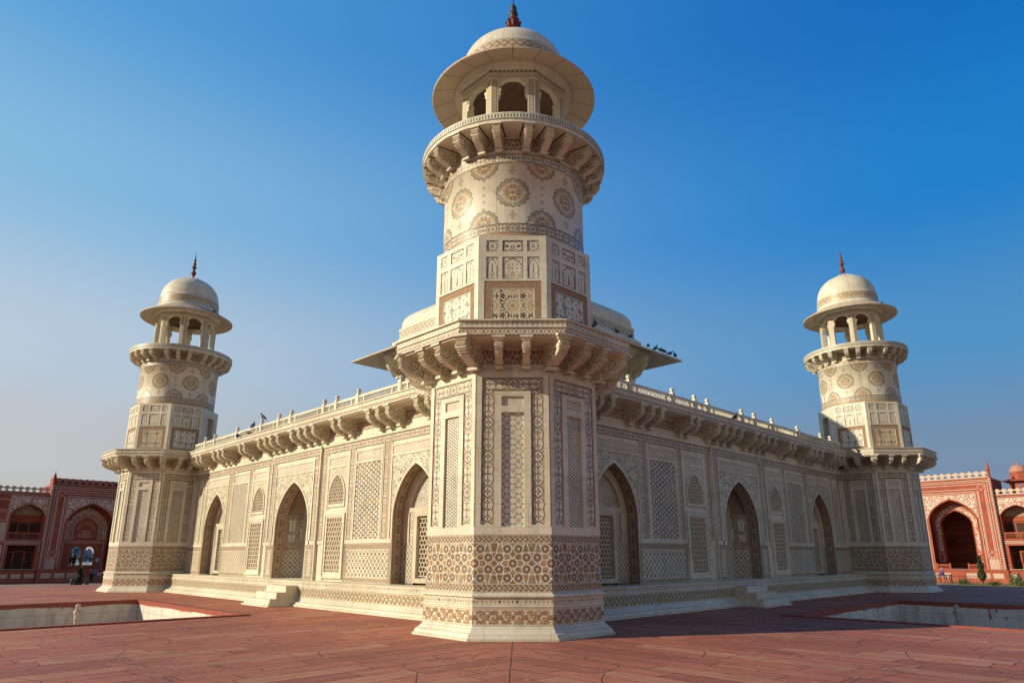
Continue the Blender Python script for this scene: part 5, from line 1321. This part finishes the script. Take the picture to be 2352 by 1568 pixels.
        r = MB(); r.frame(c-1.5, c-.6, 4.3, 5.5, .06, 1.78, 1.82); r.frame(c+.6, c+1.5, 4.3, 5.5, .06, 1.78, 1.82); r.frame(c-.62, c+.62, 3.5, 5.6, .12, 1.76, 1.82)
        r.build('window_frame', mred2, wo)
        r = MB(); r.box(o0, o1, .32, .42, 4.2, 4.32); r.box(o0, o1, .32, .42, 3.45, 3.55); 
        for xx in (o0+.05, c-.05, o1-.15): r.box(xx, xx+.1, .30, .44, 3.45, 4.3)
        honeycomb(r, o0, o1, 3.55, 4.2, .2, .35, .39, .035); r.build('balcony_railing', mred2, wo)
        r = MB(); r.box(d0, d1, 1.7, 1.88, -.25, 2.74); r.build('dark_doorway', mdark, wo)
        r = MB(); r.frame(d0, c-.6, .9, 2.0, .06, 1.6, 1.7); r.frame(c+.6, d1, .9, 2.0, .06, 1.6, 1.7); r.frame(c-.6, c+.6, -.25, 2.1, .1, 1.6, 1.7); r.build('window_frame', mred2, wo)
        L = MB(); e2 = .23
        for h in (a+.28, ): L.frame(c-h, c+h, 3.25, Zw-.25, .05, e2, .26)
        L.frame(c-a-.12, c+a+.12, -.1, 3.0, .05, e2, .26); L.box(x0, x1, e2, .26, Zw-.08, Zw-.02); L.box(x0, x1, e2, .26, 3.08, 3.13)
        if 1:
            pz = sorted((s*8.95, s*10.35))
            for z0_, z1_ in ((3.3,5.5),(5.7,6.8),(7.0,8.3),(.2,2.8)): L.frame(pz[0], pz[1], z0_, z1_, .05, e2, .26)
        L.build('white_inlay_lines', mwht, wo)
        q = MB()
        for z0_, z1_ in ((3.35,5.45),(.25,2.75)):
            Q = [(pz[0]+.05,e2+.01,z0_),(pz[1]-.05,e2+.01,z0_),(pz[1]-.05,e2+.01,z1_),(pz[0]+.05,e2+.01,z1_)]; q.face(Q, [(p[0],p[2]) for p in Q])
        q.build('lattice_panel', mredhex, wo)
        sp = MB(); arch_wall(sp, c, a+.08, zs, za+.1, c-a-.22, c+a+.22, Zw-.32, e2, e2, front_only=True, w=.36, u0=.1, v0=.2); sp.build('spandrel', mredarab, wo)
        mp = MB(); merlons(mp, x0, x1, .22, .34, Zw+.14, .78, .72); mp.build('merlon_parapet', mmer, wo)
        turret_x = s*10.75
        o = MB().lathe([(.17,-.3),(.17,Zw+.5)], 12, True).build('turret', mbanded, g, (turret_x, .2, 0))
        MB().lathe([(.17,Zw+.5),(.22,Zw+.9),(.22,Zw+1.0),(.15,Zw+1.1),(.2,Zw+1.6),(.1,Zw+1.8),(.05,Zw+2.2),(0,Zw+2.6)], 12).build('turret_cap', mred2, o)
        p = MB(); p.box(*sorted((s*(H+.6), s*11.2)), -1.1, .25, -2.0, -.34); p.box(*sorted((s*(H+.6), s*11.2)), -1.15, .25, -.34, -.17); p.build('wing_plinth', mred, wo)
        for k_ in range(4): MB().box(s*(5.9+1.35*k_)-.5, s*(5.9+1.35*k_)+.5, -1.115, -1.10, -1.1, -.6).build('plinth_panel', mredhex, wo)
    return g
def m_banded():
    m, b = newmat('banded_turret'); x, y, z, o = obj_xyz(False); an = At2(y, x)
    c = mix(Fract(z*3.4+an*.32) > .5, (.30,.08,.05), (.55,.44,.34)); return finish(m, b, c, .7)
def m_mer(name, w):
    m, b = newmat(name); x, y, z, o = obj_xyz(False); c = mix(noise(o, 3.0, 3), w, (w[0]*.8, w[1]*.75, w[2]*.7)); return finish(m, b, c, .7)
mbanded = m_banded(); mmer = m_mer('merlon_stone', (.60,.46,.36)); mmer2 = m_mer('merlon_stone_red', (.38,.16,.12))
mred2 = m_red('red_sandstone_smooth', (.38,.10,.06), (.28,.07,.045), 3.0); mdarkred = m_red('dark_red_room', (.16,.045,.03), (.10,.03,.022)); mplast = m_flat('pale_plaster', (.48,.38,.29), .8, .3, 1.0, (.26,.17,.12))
cR = O_+W_*92+U_*12.3; cL = O_+U_*92+W_*12.3
gate('sunlit orange red sandstone gatehouse with a deep dark arch behind the right minaret', (cR.x, cR.y, 0), radians(-45), True)
gate('shadowed maroon gatehouse with two small bright arched openings behind the left minaret', (cL.x, cL.y, 0), radians(45), False)
# domed kiosk on the wing roof of the sunlit gate (stands on the roof)
kr = cR+W_*4.2-U_*7.3
kk = thing('roof_kiosk', 'small domed red kiosk on the roof of the sunlit gatehouse wing', 'kiosk', (kr.x, kr.y, 8.9), radians(-45))
m = MB()
for x in (-1.05, .8):
    for y in (-1.05, .8): m.box(x, x+.25, y, y+.25, 0, 1.9)
m.box(-1.05, 1.05, -1.05, 1.05, 1.7, 2.0); m.build('pillared_storey', mred2, kk)
MB().box(-.78, -.12, -1.0, -.9, 0, 1.7).box(.12, .78, -1.0, -.9, 0, 1.7).box(-1.04, -.95, -.8, .8, 0, 1.7).build('side_wall', mred2, kk)
e_ = MB()
def ring4(mb, prof):
    for k in range(4):
        t = radians(90*k)
        for (a0, z0_), (a1, z1_) in zip(prof[:-1], prof[1:]):
            P = lambda a, x, z: (x*cos(t)+a*sin(t), x*sin(t)-a*cos(t), z)
            mb.face([P(a0,-a0,z0_), P(a0,a0,z0_), P(a1,a1,z1_), P(a1,-a1,z1_)])
    return mb
ring4(e_, [(1.05,1.98),(1.65,1.82),(1.68,1.90),(1.0,2.12),(0.01,2.12)]).build('eave', mred2, kk)
MB().lathe([(1.0,2.1),(1.0,2.85),(1.03,2.87),(1.03,2.97),(.98,3.0)], 8, False).build('drum', mred2, kk)
MB().lathe([(.98,3.0)]+[(1.0*cos(radians(t))**.9, 3.02+1.0*sin(radians(t))) for t in range(0, 90, 9)]+[(.1,4.03),(.12,4.1),(.04,4.2),(.05,4.3),(0,4.6)], 24).build('dome', m_flat('kiosk_dome', (.46,.24,.17), .75, .3, 2.0, (.34,.15,.10)), kk)
# ------------------------------------------------------------------ pigeons
mpig = m_flat('pigeon_plumage', (.075,.085,.10), .6, .4, 30, (.03,.035,.05)); mpigw = m_flat('pigeon_wing', (.14,.15,.17), .6, .4, 20, (.06,.06,.07)); mpinkleg = m_flat('pigeon_leg', (.25,.08,.07), .6)
def pigeon_meshes(upright):
    b = MB(); tilt = radians(-38 if upright else -12); R = Matrix.Rotation(tilt, 3, 'Y')
    prof = [(0,-.17),(.018,-.16),(.030,-.11),(.055,-.06),(.070,-.01),(.072,.03),(.058,.075),(.038,.105),(.030,.125),(.033,.145),(.032,.165),(.020,.185),(.006,.197),(.004,.215),(0,.218)]
    N = 12; rings = []
    for r, x in prof:
        zc = .02 + (.0 if x < .09 else (x-.09)*.75)
        rings.append([(R@Vector((x, r*cos(2*pi*k/N)*.92, zc+r*sin(2*pi*k/N)))) + Vector((0,0,.095)) for k in range(N)])
    for A, B_ in zip(rings[:-1], rings[1:]):
        for k in range(N): b.face([A[k], A[(k+1)%N], B_[(k+1)%N], B_[k]], smooth=True)
    t = [R@Vector(p)+Vector((0,0,.095)) for p in ((-.13,-.03,.03),(-.13,.03,.03),(-.27,.035,.015),(-.27,-.035,.015),(-.13,-.03,.012),(-.13,.03,.012),(-.27,.035,.005),(-.27,-.035,.005))]
    b.face([t[0],t[3],t[2],t[1]]); b.face([t[4],t[5],t[6],t[7]]); b.face([t[0],t[4],t[7],t[3]]); b.face([t[1],t[2],t[6],t[5]]); b.face([t[3],t[7],t[6],t[2]])
    w = []
    for s in (-1, 1):
        m = MB(); m.ellipsoid(R@Vector((-.03, s*.062, .03))+Vector((0,0,.095)), (.115, .016, .042), 10, 6, R); w.append(m.mesh('wing', mpigw))
    l = []
    for s in (-1, 1):
        m = MB(); m.tube([(0,s*.025,.07),(.005,s*.025,.0)], .006, 5); m.tube([(-.015,s*.025,.004),(.03,s*.025,.004)], .005, 5); l.append(m.mesh('leg', mpinkleg))
    return b.mesh('pigeon', mpig), w, l
PG = [pigeon_meshes(True), pigeon_meshes(False)]
def pigeon(pos, rz, kind, label, s=1.15):
    me, w, l = PG[kind]; o = put('pigeon', me, None, pos, rz); o.scale = (s, s, s); tag(o, label, 'pigeon', 'pigeons resting on the marble')
    for x in w: put('wing', x, o)
    for x in l: put('leg', x, o)
# on the right eave slope of the pavilion: the visible edge runs from the roof out to the +X corner
def eave_pt(f, back=.0):
    """f=1 tip, f=0 roof; point on the upper surface along the hip toward +X"""
    a = 4.5+(6.05-4.5)*f; z = 6.28+5.86+(5.0-5.86)*f
    return (a*sqrt(2)-.02-back, T0+HB-.05-back*.3, z+.01)
lab = ['lone pigeon nearest the tip of the right pavilion eave', 'hunched pigeon second from the tip of the right pavilion eave', 'pigeon with a raised neck, right of the close pair on the right pavilion eave', 'pigeon leaning forward, left of the close pair on the right pavilion eave',
 'upright pigeon alone midway on the right pavilion eave', 'round pigeon just outside the corner of the right roof moulding']
for i, (f, k, rz) in enumerate(((.83, 0, 90), (.72, 1, 20), (.57, 0, 160), (.51, 1, 170), (.39, 0, 10), (.22, 1, 80))):
    pigeon(eave_pt(f), radians(rz), k, lab[i], 1.12)
q45 = lambda x, y, z: ((x-y)/sqrt(2), T0+HB+(x+y)/sqrt(2), 6.28+z)      # pavilion frame to world
lab2 = ['pigeon perched high on the inlaid roof band just right of the middle minaret', 'pigeon on the eave right beside the middle minaret', 'crouching pigeon on the roof moulding, second along from the middle minaret', 'pigeon on the roof moulding midway between the middle minaret and the roof corner', 'pigeon with lifted head near the right corner of the roof band', 'dark pigeon at the end of the right roof moulding', 'pigeon low on the eave close beside the middle minaret']
for i, (x, dy, z, k, rz) in enumerate(((-1.2, -4.62, 5.99, 0, 60), (-1.75, -4.75, 5.74, 1, 200), (-.2, -4.5, 6.03, 1, 0), (.9, -4.5, 6.03, 0, 250), (2.6, -4.5, 6.03, 0, 120), (3.7, -4.55, 6.0, 1, 60), (.2, -4.95, 5.63, 1, 45))):
    p = q45(x, dy, z); pigeon(p, radians(rz), k, lab2[i], 1.12)
def par_pt(side, s, z, off=.26):
    n = Vector((-1,-1,0) if side < 0 else (1,-1,0))/sqrt(2); u = U_ if side < 0 else W_; v = O_+u*s-n*off; return (v.x, v.y, z)
pigeon(par_pt(-1, 14.72, 6.89), radians(170), 0, 'pigeon standing on a knob of the sunlit left parapet', .95)
pigeon(par_pt(-1, 15.55, 6.655), radians(90), 0, 'dark pigeon on the left parapet rail, just left of the knob with a pigeon', .95)
pigeon(par_pt(-1, 15.5, 6.30, .08), radians(150), 1, 'pigeon lying flat on the left cornice below the bird on the knob', .95)
pigeon(par_pt(-1, 16.6, 6.30, .08), radians(120), 1, 'small pigeon farthest left on the left cornice', 1.1)
pigeon(par_pt(1, 11.3, 6.30, .08), radians(-45), 0, 'only pigeon on the shaded right cornice', .95)
pigeon((-HB+2.05*cos(radians(-30)), T0+HB+2.05*sin(radians(-30)), 13.62), radians(170), 0, 'pigeon on the round eave of the far left minaret', 1.25)
pigeon((HB+1.62*cos(radians(-20)), T0+HB+1.62*sin(radians(-20)), 13.93), radians(60), 0, 'pigeon beside the dome foot of the far right minaret', 1.25)
# ------------------------------------------------------------------ planting, rails and people in the garden
def leaf_mesh(shape, n, s, seed):
    rnd = random.Random(seed); m = MB()
    for i in range(n):
        p = shape(rnd); d = Vector((rnd.uniform(-1,1), rnd.uniform(-1,1), rnd.uniform(-.2,1))).normalized()
        a = d.orthogonal().normalized(); b = d.cross(a); an = rnd.uniform(0, 6.28); a, b = a*cos(an)+b*sin(an), b*cos(an)-a*sin(an)
        k = s*rnd.uniform(.6, 1.3); P = Vector(p)
        m.face([P-a*k*.5, P+b*k*.3, P+a*k, P-b*k*.3])
    return m
mcyp = m_leaf('cypress_leaf', (.025,.045,.018), (.07,.09,.03)); mbush = m_leaf('bush_leaf', (.05,.08,.02), (.15,.14,.04)); mbark = m_flat('bark', (.12,.08,.05), .9)
def cypress(loc, h, r, label, seed, group):
    t = thing('cypress_tree', label, 'cypress', loc, seed*.7, group)
    def sh(rnd):
        z = rnd.uniform(.03, 1)**.9; rr = r*(min(1, z*7)*(1-z)**.55+.03)*(.55+.45*rnd.random()**.5)*(1+.25*sin(z*17+seed)); a = rnd.uniform(0, 6.28); return (rr*cos(a), rr*sin(a), .25+z*(h-.25))
    leaf_mesh(sh, 1500, .17, seed).build('crown', mcyp, t); MB().tube([(0,0,0),(0,0,h*.5),(0,0,h*.85)], .07, 7, .02).build('trunk', mbark, t)
def bush(loc, h, r, label, seed, group):
    t = thing('bush', label, 'bush', loc, seed, group)
    def sh(rnd):
        a = rnd.uniform(0, 6.28); e = rnd.uniform(.0, 1); q = rnd.random()**.4*(1+.3*sin(a*3+seed)); return (r*q*cos(a)*sqrt(1-e*e*.7), r*q*sin(a)*sqrt(1-e*e*.7), .1+h*e*q)
    leaf_mesh(sh, 700, .13, seed).build('foliage', mbush, t)
    st = MB()
    for j in range(5): a = j*1.3+seed; st.tube([(0,0,0),(r*.3*cos(a),r*.3*sin(a),h*.4),(r*.6*cos(a),r*.6*sin(a),h*.8)], .025, 5, .01)
    st.build('stems', mbark, t)

def person(loc, rz, label, pose, top, legs, hair=(.02,.015,.012), skin=(.25,.13,.08), H=1.68, scarf=None):
    """one skinned body; cloth over it as a child"""
    k = H/1.70
    if pose == 'stand':
        J = dict(pel=(0,0,.93), sp=(0,.01,1.15), ch=(0,.0,1.36), nk=(0,0,1.48), hd=(0,-.02,1.56), tp=(0,-.01,1.68), lh=(.09,0,.88), lk=(.10,-.02,.50), la=(.10,.03,.09), lt=(.11,-.12,.03), rh=(-.09,0,.88), rk=(-.11,-.03,.50), ra=(-.13,.02,.09), rt=(-.14,-.13,.03),
                 ls=(.19,0,1.40), le=(.25,.03,1.13), lw=(.24,-.09,.90), lf=(.23,-.13,.82), rs=(-.19,0,1.40), re=(-.26,.02,1.13), rw=(-.20,-.16,1.02), rf=(-.14,-.22,1.02))
    else:
        J = dict(pel=(0,0,.10), sp=(0,.0,.32), ch=(0,-.03,.53), nk=(0,-.05,.65), hd=(0,-.08,.73), tp=(0,-.07,.85), lh=(.10,-.02,.10), lk=(.14,-.44,.12), la=(.12,-.48,-.30), lt=(.12,-.60,-.36), rh=(-.10,-.02,.10), rk=(-.13,-.44,.14), ra=(-.10,-.46,-.28), rt=(-.10,-.58,-.34),
                 ls=(.19,-.02,.57), le=(.25,-.10,.31), lw=(.16,-.30,.20), lf=(.12,-.38,.18), rs=(-.19,-.02,.57), re=(-.25,-.10,.31), rw=(-.14,-.32,.22), rf=(-.10,-.39,.20))
    R = dict(pel=.13, sp=.12, ch=.15, nk=.055, hd=.095, tp=.06, lh=.09, lk=.06, la=.042, lt=.04, rh=.09, rk=.06, ra=.042, rt=.04, ls=.06, le=.042, lw=.03, lf=.028, rs=.06, re=.042, rw=.03, rf=.028)
    E = [('pel','sp'),('sp','ch'),('ch','nk'),('nk','hd'),('hd','tp'),('pel','lh'),('lh','lk'),('lk','la'),('la','lt'),('pel','rh'),('rh','rk'),('rk','ra'),('ra','rt'),('ch','ls'),('ls','le'),('le','lw'),('lw','lf'),('ch','rs'),('rs','re'),('re','rw'),('rw','rf')]
    def skinned(name, keys, grow, mat):
        idx = {n: i for i, n in enumerate(keys)}; me = bpy.data.meshes.new(name)
        me.from_pydata([tuple(c*k for c in J[n]) for n in keys], [(idx[a], idx[b]) for a, b in E if a in idx and b in idx], []); me.materials.append(mat)
        o = bpy.data.objects.new(name, me); C.objects.link(o)
        md = o.modifiers.new('skin', 'SKIN'); o.modifiers.new('sub', 'SUBSURF').levels = 1
        for n, i in idx.items():
            v = me.skin_vertices[0].data[i]; r = (R[n]+grow)*k; v.radius = (r*(1.15 if n in ('ch', 'pel', 'sp') else 1), r); v.use_root = (n == keys[0])
        for p in me.polygons: p.use_smooth = True
        return o
    ms = m_flat('skin_tone', skin, .5, .1); o = skinned('person', list(J), 0, ms)
    o.location = loc; o.rotation_euler = (0, 0, rz); tag(o, label, 'person')
    sh = skinned('shirt', ['ch','sp','pel','ls','le','rs','re'], .022, m_flat('cloth', top, .8, .2)); sh.parent = o
    tr = skinned('trousers', ['pel','lh','lk','la','rh','rk','ra'], .02, m_flat('cloth', legs, .8, .2)); tr.parent = o
    hx = Vector(J['hd'])*k; m = MB(); m.ellipsoid(hx+Vector((0,.025,.045))*k, (.10*k,.105*k,.10*k), 12, 8)
    if scarf: m.ellipsoid(hx+Vector((0,.05,-.06))*k, (.11*k,.09*k,.14*k), 12, 8)
    m.build('head_scarf' if scarf else 'hair', m_flat('hair_tone', scarf or hair, .6, .2), o)
    f = MB(); f.ellipsoid(hx+Vector((0,-.115,.0))*k, (.014*k,.02*k,.022*k), 6, 5)
    for s in (-1, 1): f.ellipsoid(hx+Vector((s*.035,-.095,.025))*k, (.012*k,.008*k,.009*k), 6, 4)
    f.build('face_features', m_flat('face_tone', (.12,.06,.04), .5, .1), o)
    return o
# left garden: figures at the shadowed gatehouse
fl = -.15
person(PQ(94.6, 11.25, fl), radians(45+160), 'person in dark clothes standing in the left bright opening of the maroon gatehouse', 'stand', (.03,.035,.05), (.03,.03,.035))
person(PQ(94.9, 11.75, fl), radians(45+200), 'taller person in a maroon top beside the pillar between the two bright openings', 'stand', (.10,.03,.035), (.04,.03,.03), H=1.78)
person(PQ(91.3, 13.6, fl), radians(45), 'person in a pale blue shirt at the right edge of the maroon gatehouse arch', 'stand', (.35,.45,.58), (.10,.12,.18), H=1.55)
person(PQ(88.2, 12.5, -1.70), radians(60), 'person in pink top and dark trousers standing before the maroon gatehouse', 'stand', (.38,.10,.13), (.025,.02,.02), H=1.85)
person(PQ(90.1, 13.25, -.95), radians(45), 'person in blue seated on the step before the maroon gatehouse', 'sit', (.12,.16,.38), (.10,.13,.32), H=1.6, scarf=(.35,.36,.42))
st = thing('gate_steps', 'dark stone steps before the arch of the maroon gatehouse', 'steps', PQ(90.0, 13.2, -1.74), radians(45))
for i in range(3): MB().box(-1.1, 1.1, -.9+.35*i, .62, .26*i, .26*(i+1)).build('step', mred, st)
# right garden: seated woman on a wooden stand before the sunlit gatehouse
tb = thing('wooden_stand', 'low wooden stand the seated woman sits on, before the sunlit gatehouse', 'stand', PQ(13.45, 88, -1.74), radians(-45))
mwood = m_flat('weathered_wood', (.13,.075,.05), .7, .3)
MB().box(-.95, .95, -.5, .5, .90, 1.0).build('top', mwood, tb)
for x in (-.85, -.3, .3, .85):
    for y in (-.42, .42): MB().box(x-.05, x+.05, y-.05, y+.05, 0, .9).build('leg', mwood, tb)
person(PQ(13.35, 87.75, -.74), radians(-45), 'seated woman in blue with a white head scarf on the wooden stand', 'sit', (.10,.08,.28), (.08,.06,.22), H=1.6, scarf=(.62,.58,.52))
mrail = m_flat('railing_iron', (.06,.035,.03), .5, .3)
def railing(loc, rz, L, label, h=.85):
    t = thing('garden_railing', label, 'railing', loc, rz, 'low iron railings round the garden beds')
    MB().tube([(-L/2,0,h),(L/2,0,h)], .022, 6).build('rail', mrail, t); MB().tube([(-L/2,0,.15),(L/2,0,.15)], .018, 6).build('rail', mrail, t)
    n = int(L/.28); b = MB()
    for i in range(n+1): x = -L/2+L*i/n; MB().tube([(x,0,0),(x,0,h+(.06 if i in (0,n) else 0))], .018 if 0 < i < n else .03, 6).build('baluster', mrail, t)
railing(PQ(11.4, 86, -1.70), radians(-45), 1.5, 'iron railing next to the wooden stand before the sunlit gatehouse'); railing(PQ(9.8, 86, -1.70), radians(-45), 1.3, 'iron railing beside the cypress before the sunlit gatehouse')
railing(PQ(84, 9.5, -1.70), radians(45), 3.0, 'long iron railing in the shade before the maroon gatehouse'); railing(PQ(84, 12.9, -1.70), radians(45), 2.2, 'short iron railing near the standing person before the maroon gatehouse')
cypress(PQ(8.85, 86, -1.72), 3.25, .42, 'narrow dark cypress before the sunlit gatehouse', 3, 'cypresses in the garden')
cypress(PQ(70, 7.1, -1.72), 2.1, .30, 'small dark cypress before the shadowed maroon gatehouse', 5, 'cypresses in the garden')
for i, (p, q, h, r, lb) in enumerate(((5.6, 85, 1.2, .6, 'leafy bush at the right edge before the sunlit gatehouse, tallest of the garden bushes'), (4.3, 82, .8, .8, 'round low bush at the right frame edge, nearer than the tall bush'), (10.4, 84, .5, .5, 'sparse bush between the two railings before the sunlit gatehouse'), (7.4, 83.5, .4, .7, 'flat bush right of the cypress before the sunlit gatehouse'))):
    bush(PQ(p, q, -1.72), h, r, lb, i+2, 'bushes in the garden')
for i, (p, q) in enumerate(((70, 6.5), (70, 7.85))):
    t = MB().lathe([(.16,0),(.16,.85),(.19,.88),(.19,.96),(.05,1.05),(0,1.06)], 12).build('garden_bollard', m_flat('dark_stone', (.13,.12,.12), .8), None, PQ(p, q, -1.72))
    tag(t, ('stone bollard left of the small cypress', 'stone bollard right of the small cypress')[i], 'bollard', 'stone bollards in the garden')
# loose grass tufts along the bed edges: one mass nobody could count
rnd = random.Random(11); g = MB()
for i in range(5200):
    if i % 2: p, q = rnd.uniform(34.3, 48), rnd.uniform(-9, 4.4)
    else: p, q = rnd.uniform(-2, 12), rnd.uniform(78, 88)
    x, y, z = PQ(p, q, -1.71); h = rnd.uniform(.06, .22); a = rnd.uniform(0, 6.28); w = .02
    g.face([(x-w*cos(a), y-w*sin(a), z), (x+w*cos(a), y+w*sin(a), z), (x+rnd.uniform(-.06,.06), y+rnd.uniform(-.06,.06), z+h)])
tag(g.build('grass', mbush), 'short rough grass beyond the terrace edge', 'grass', kind='stuff')
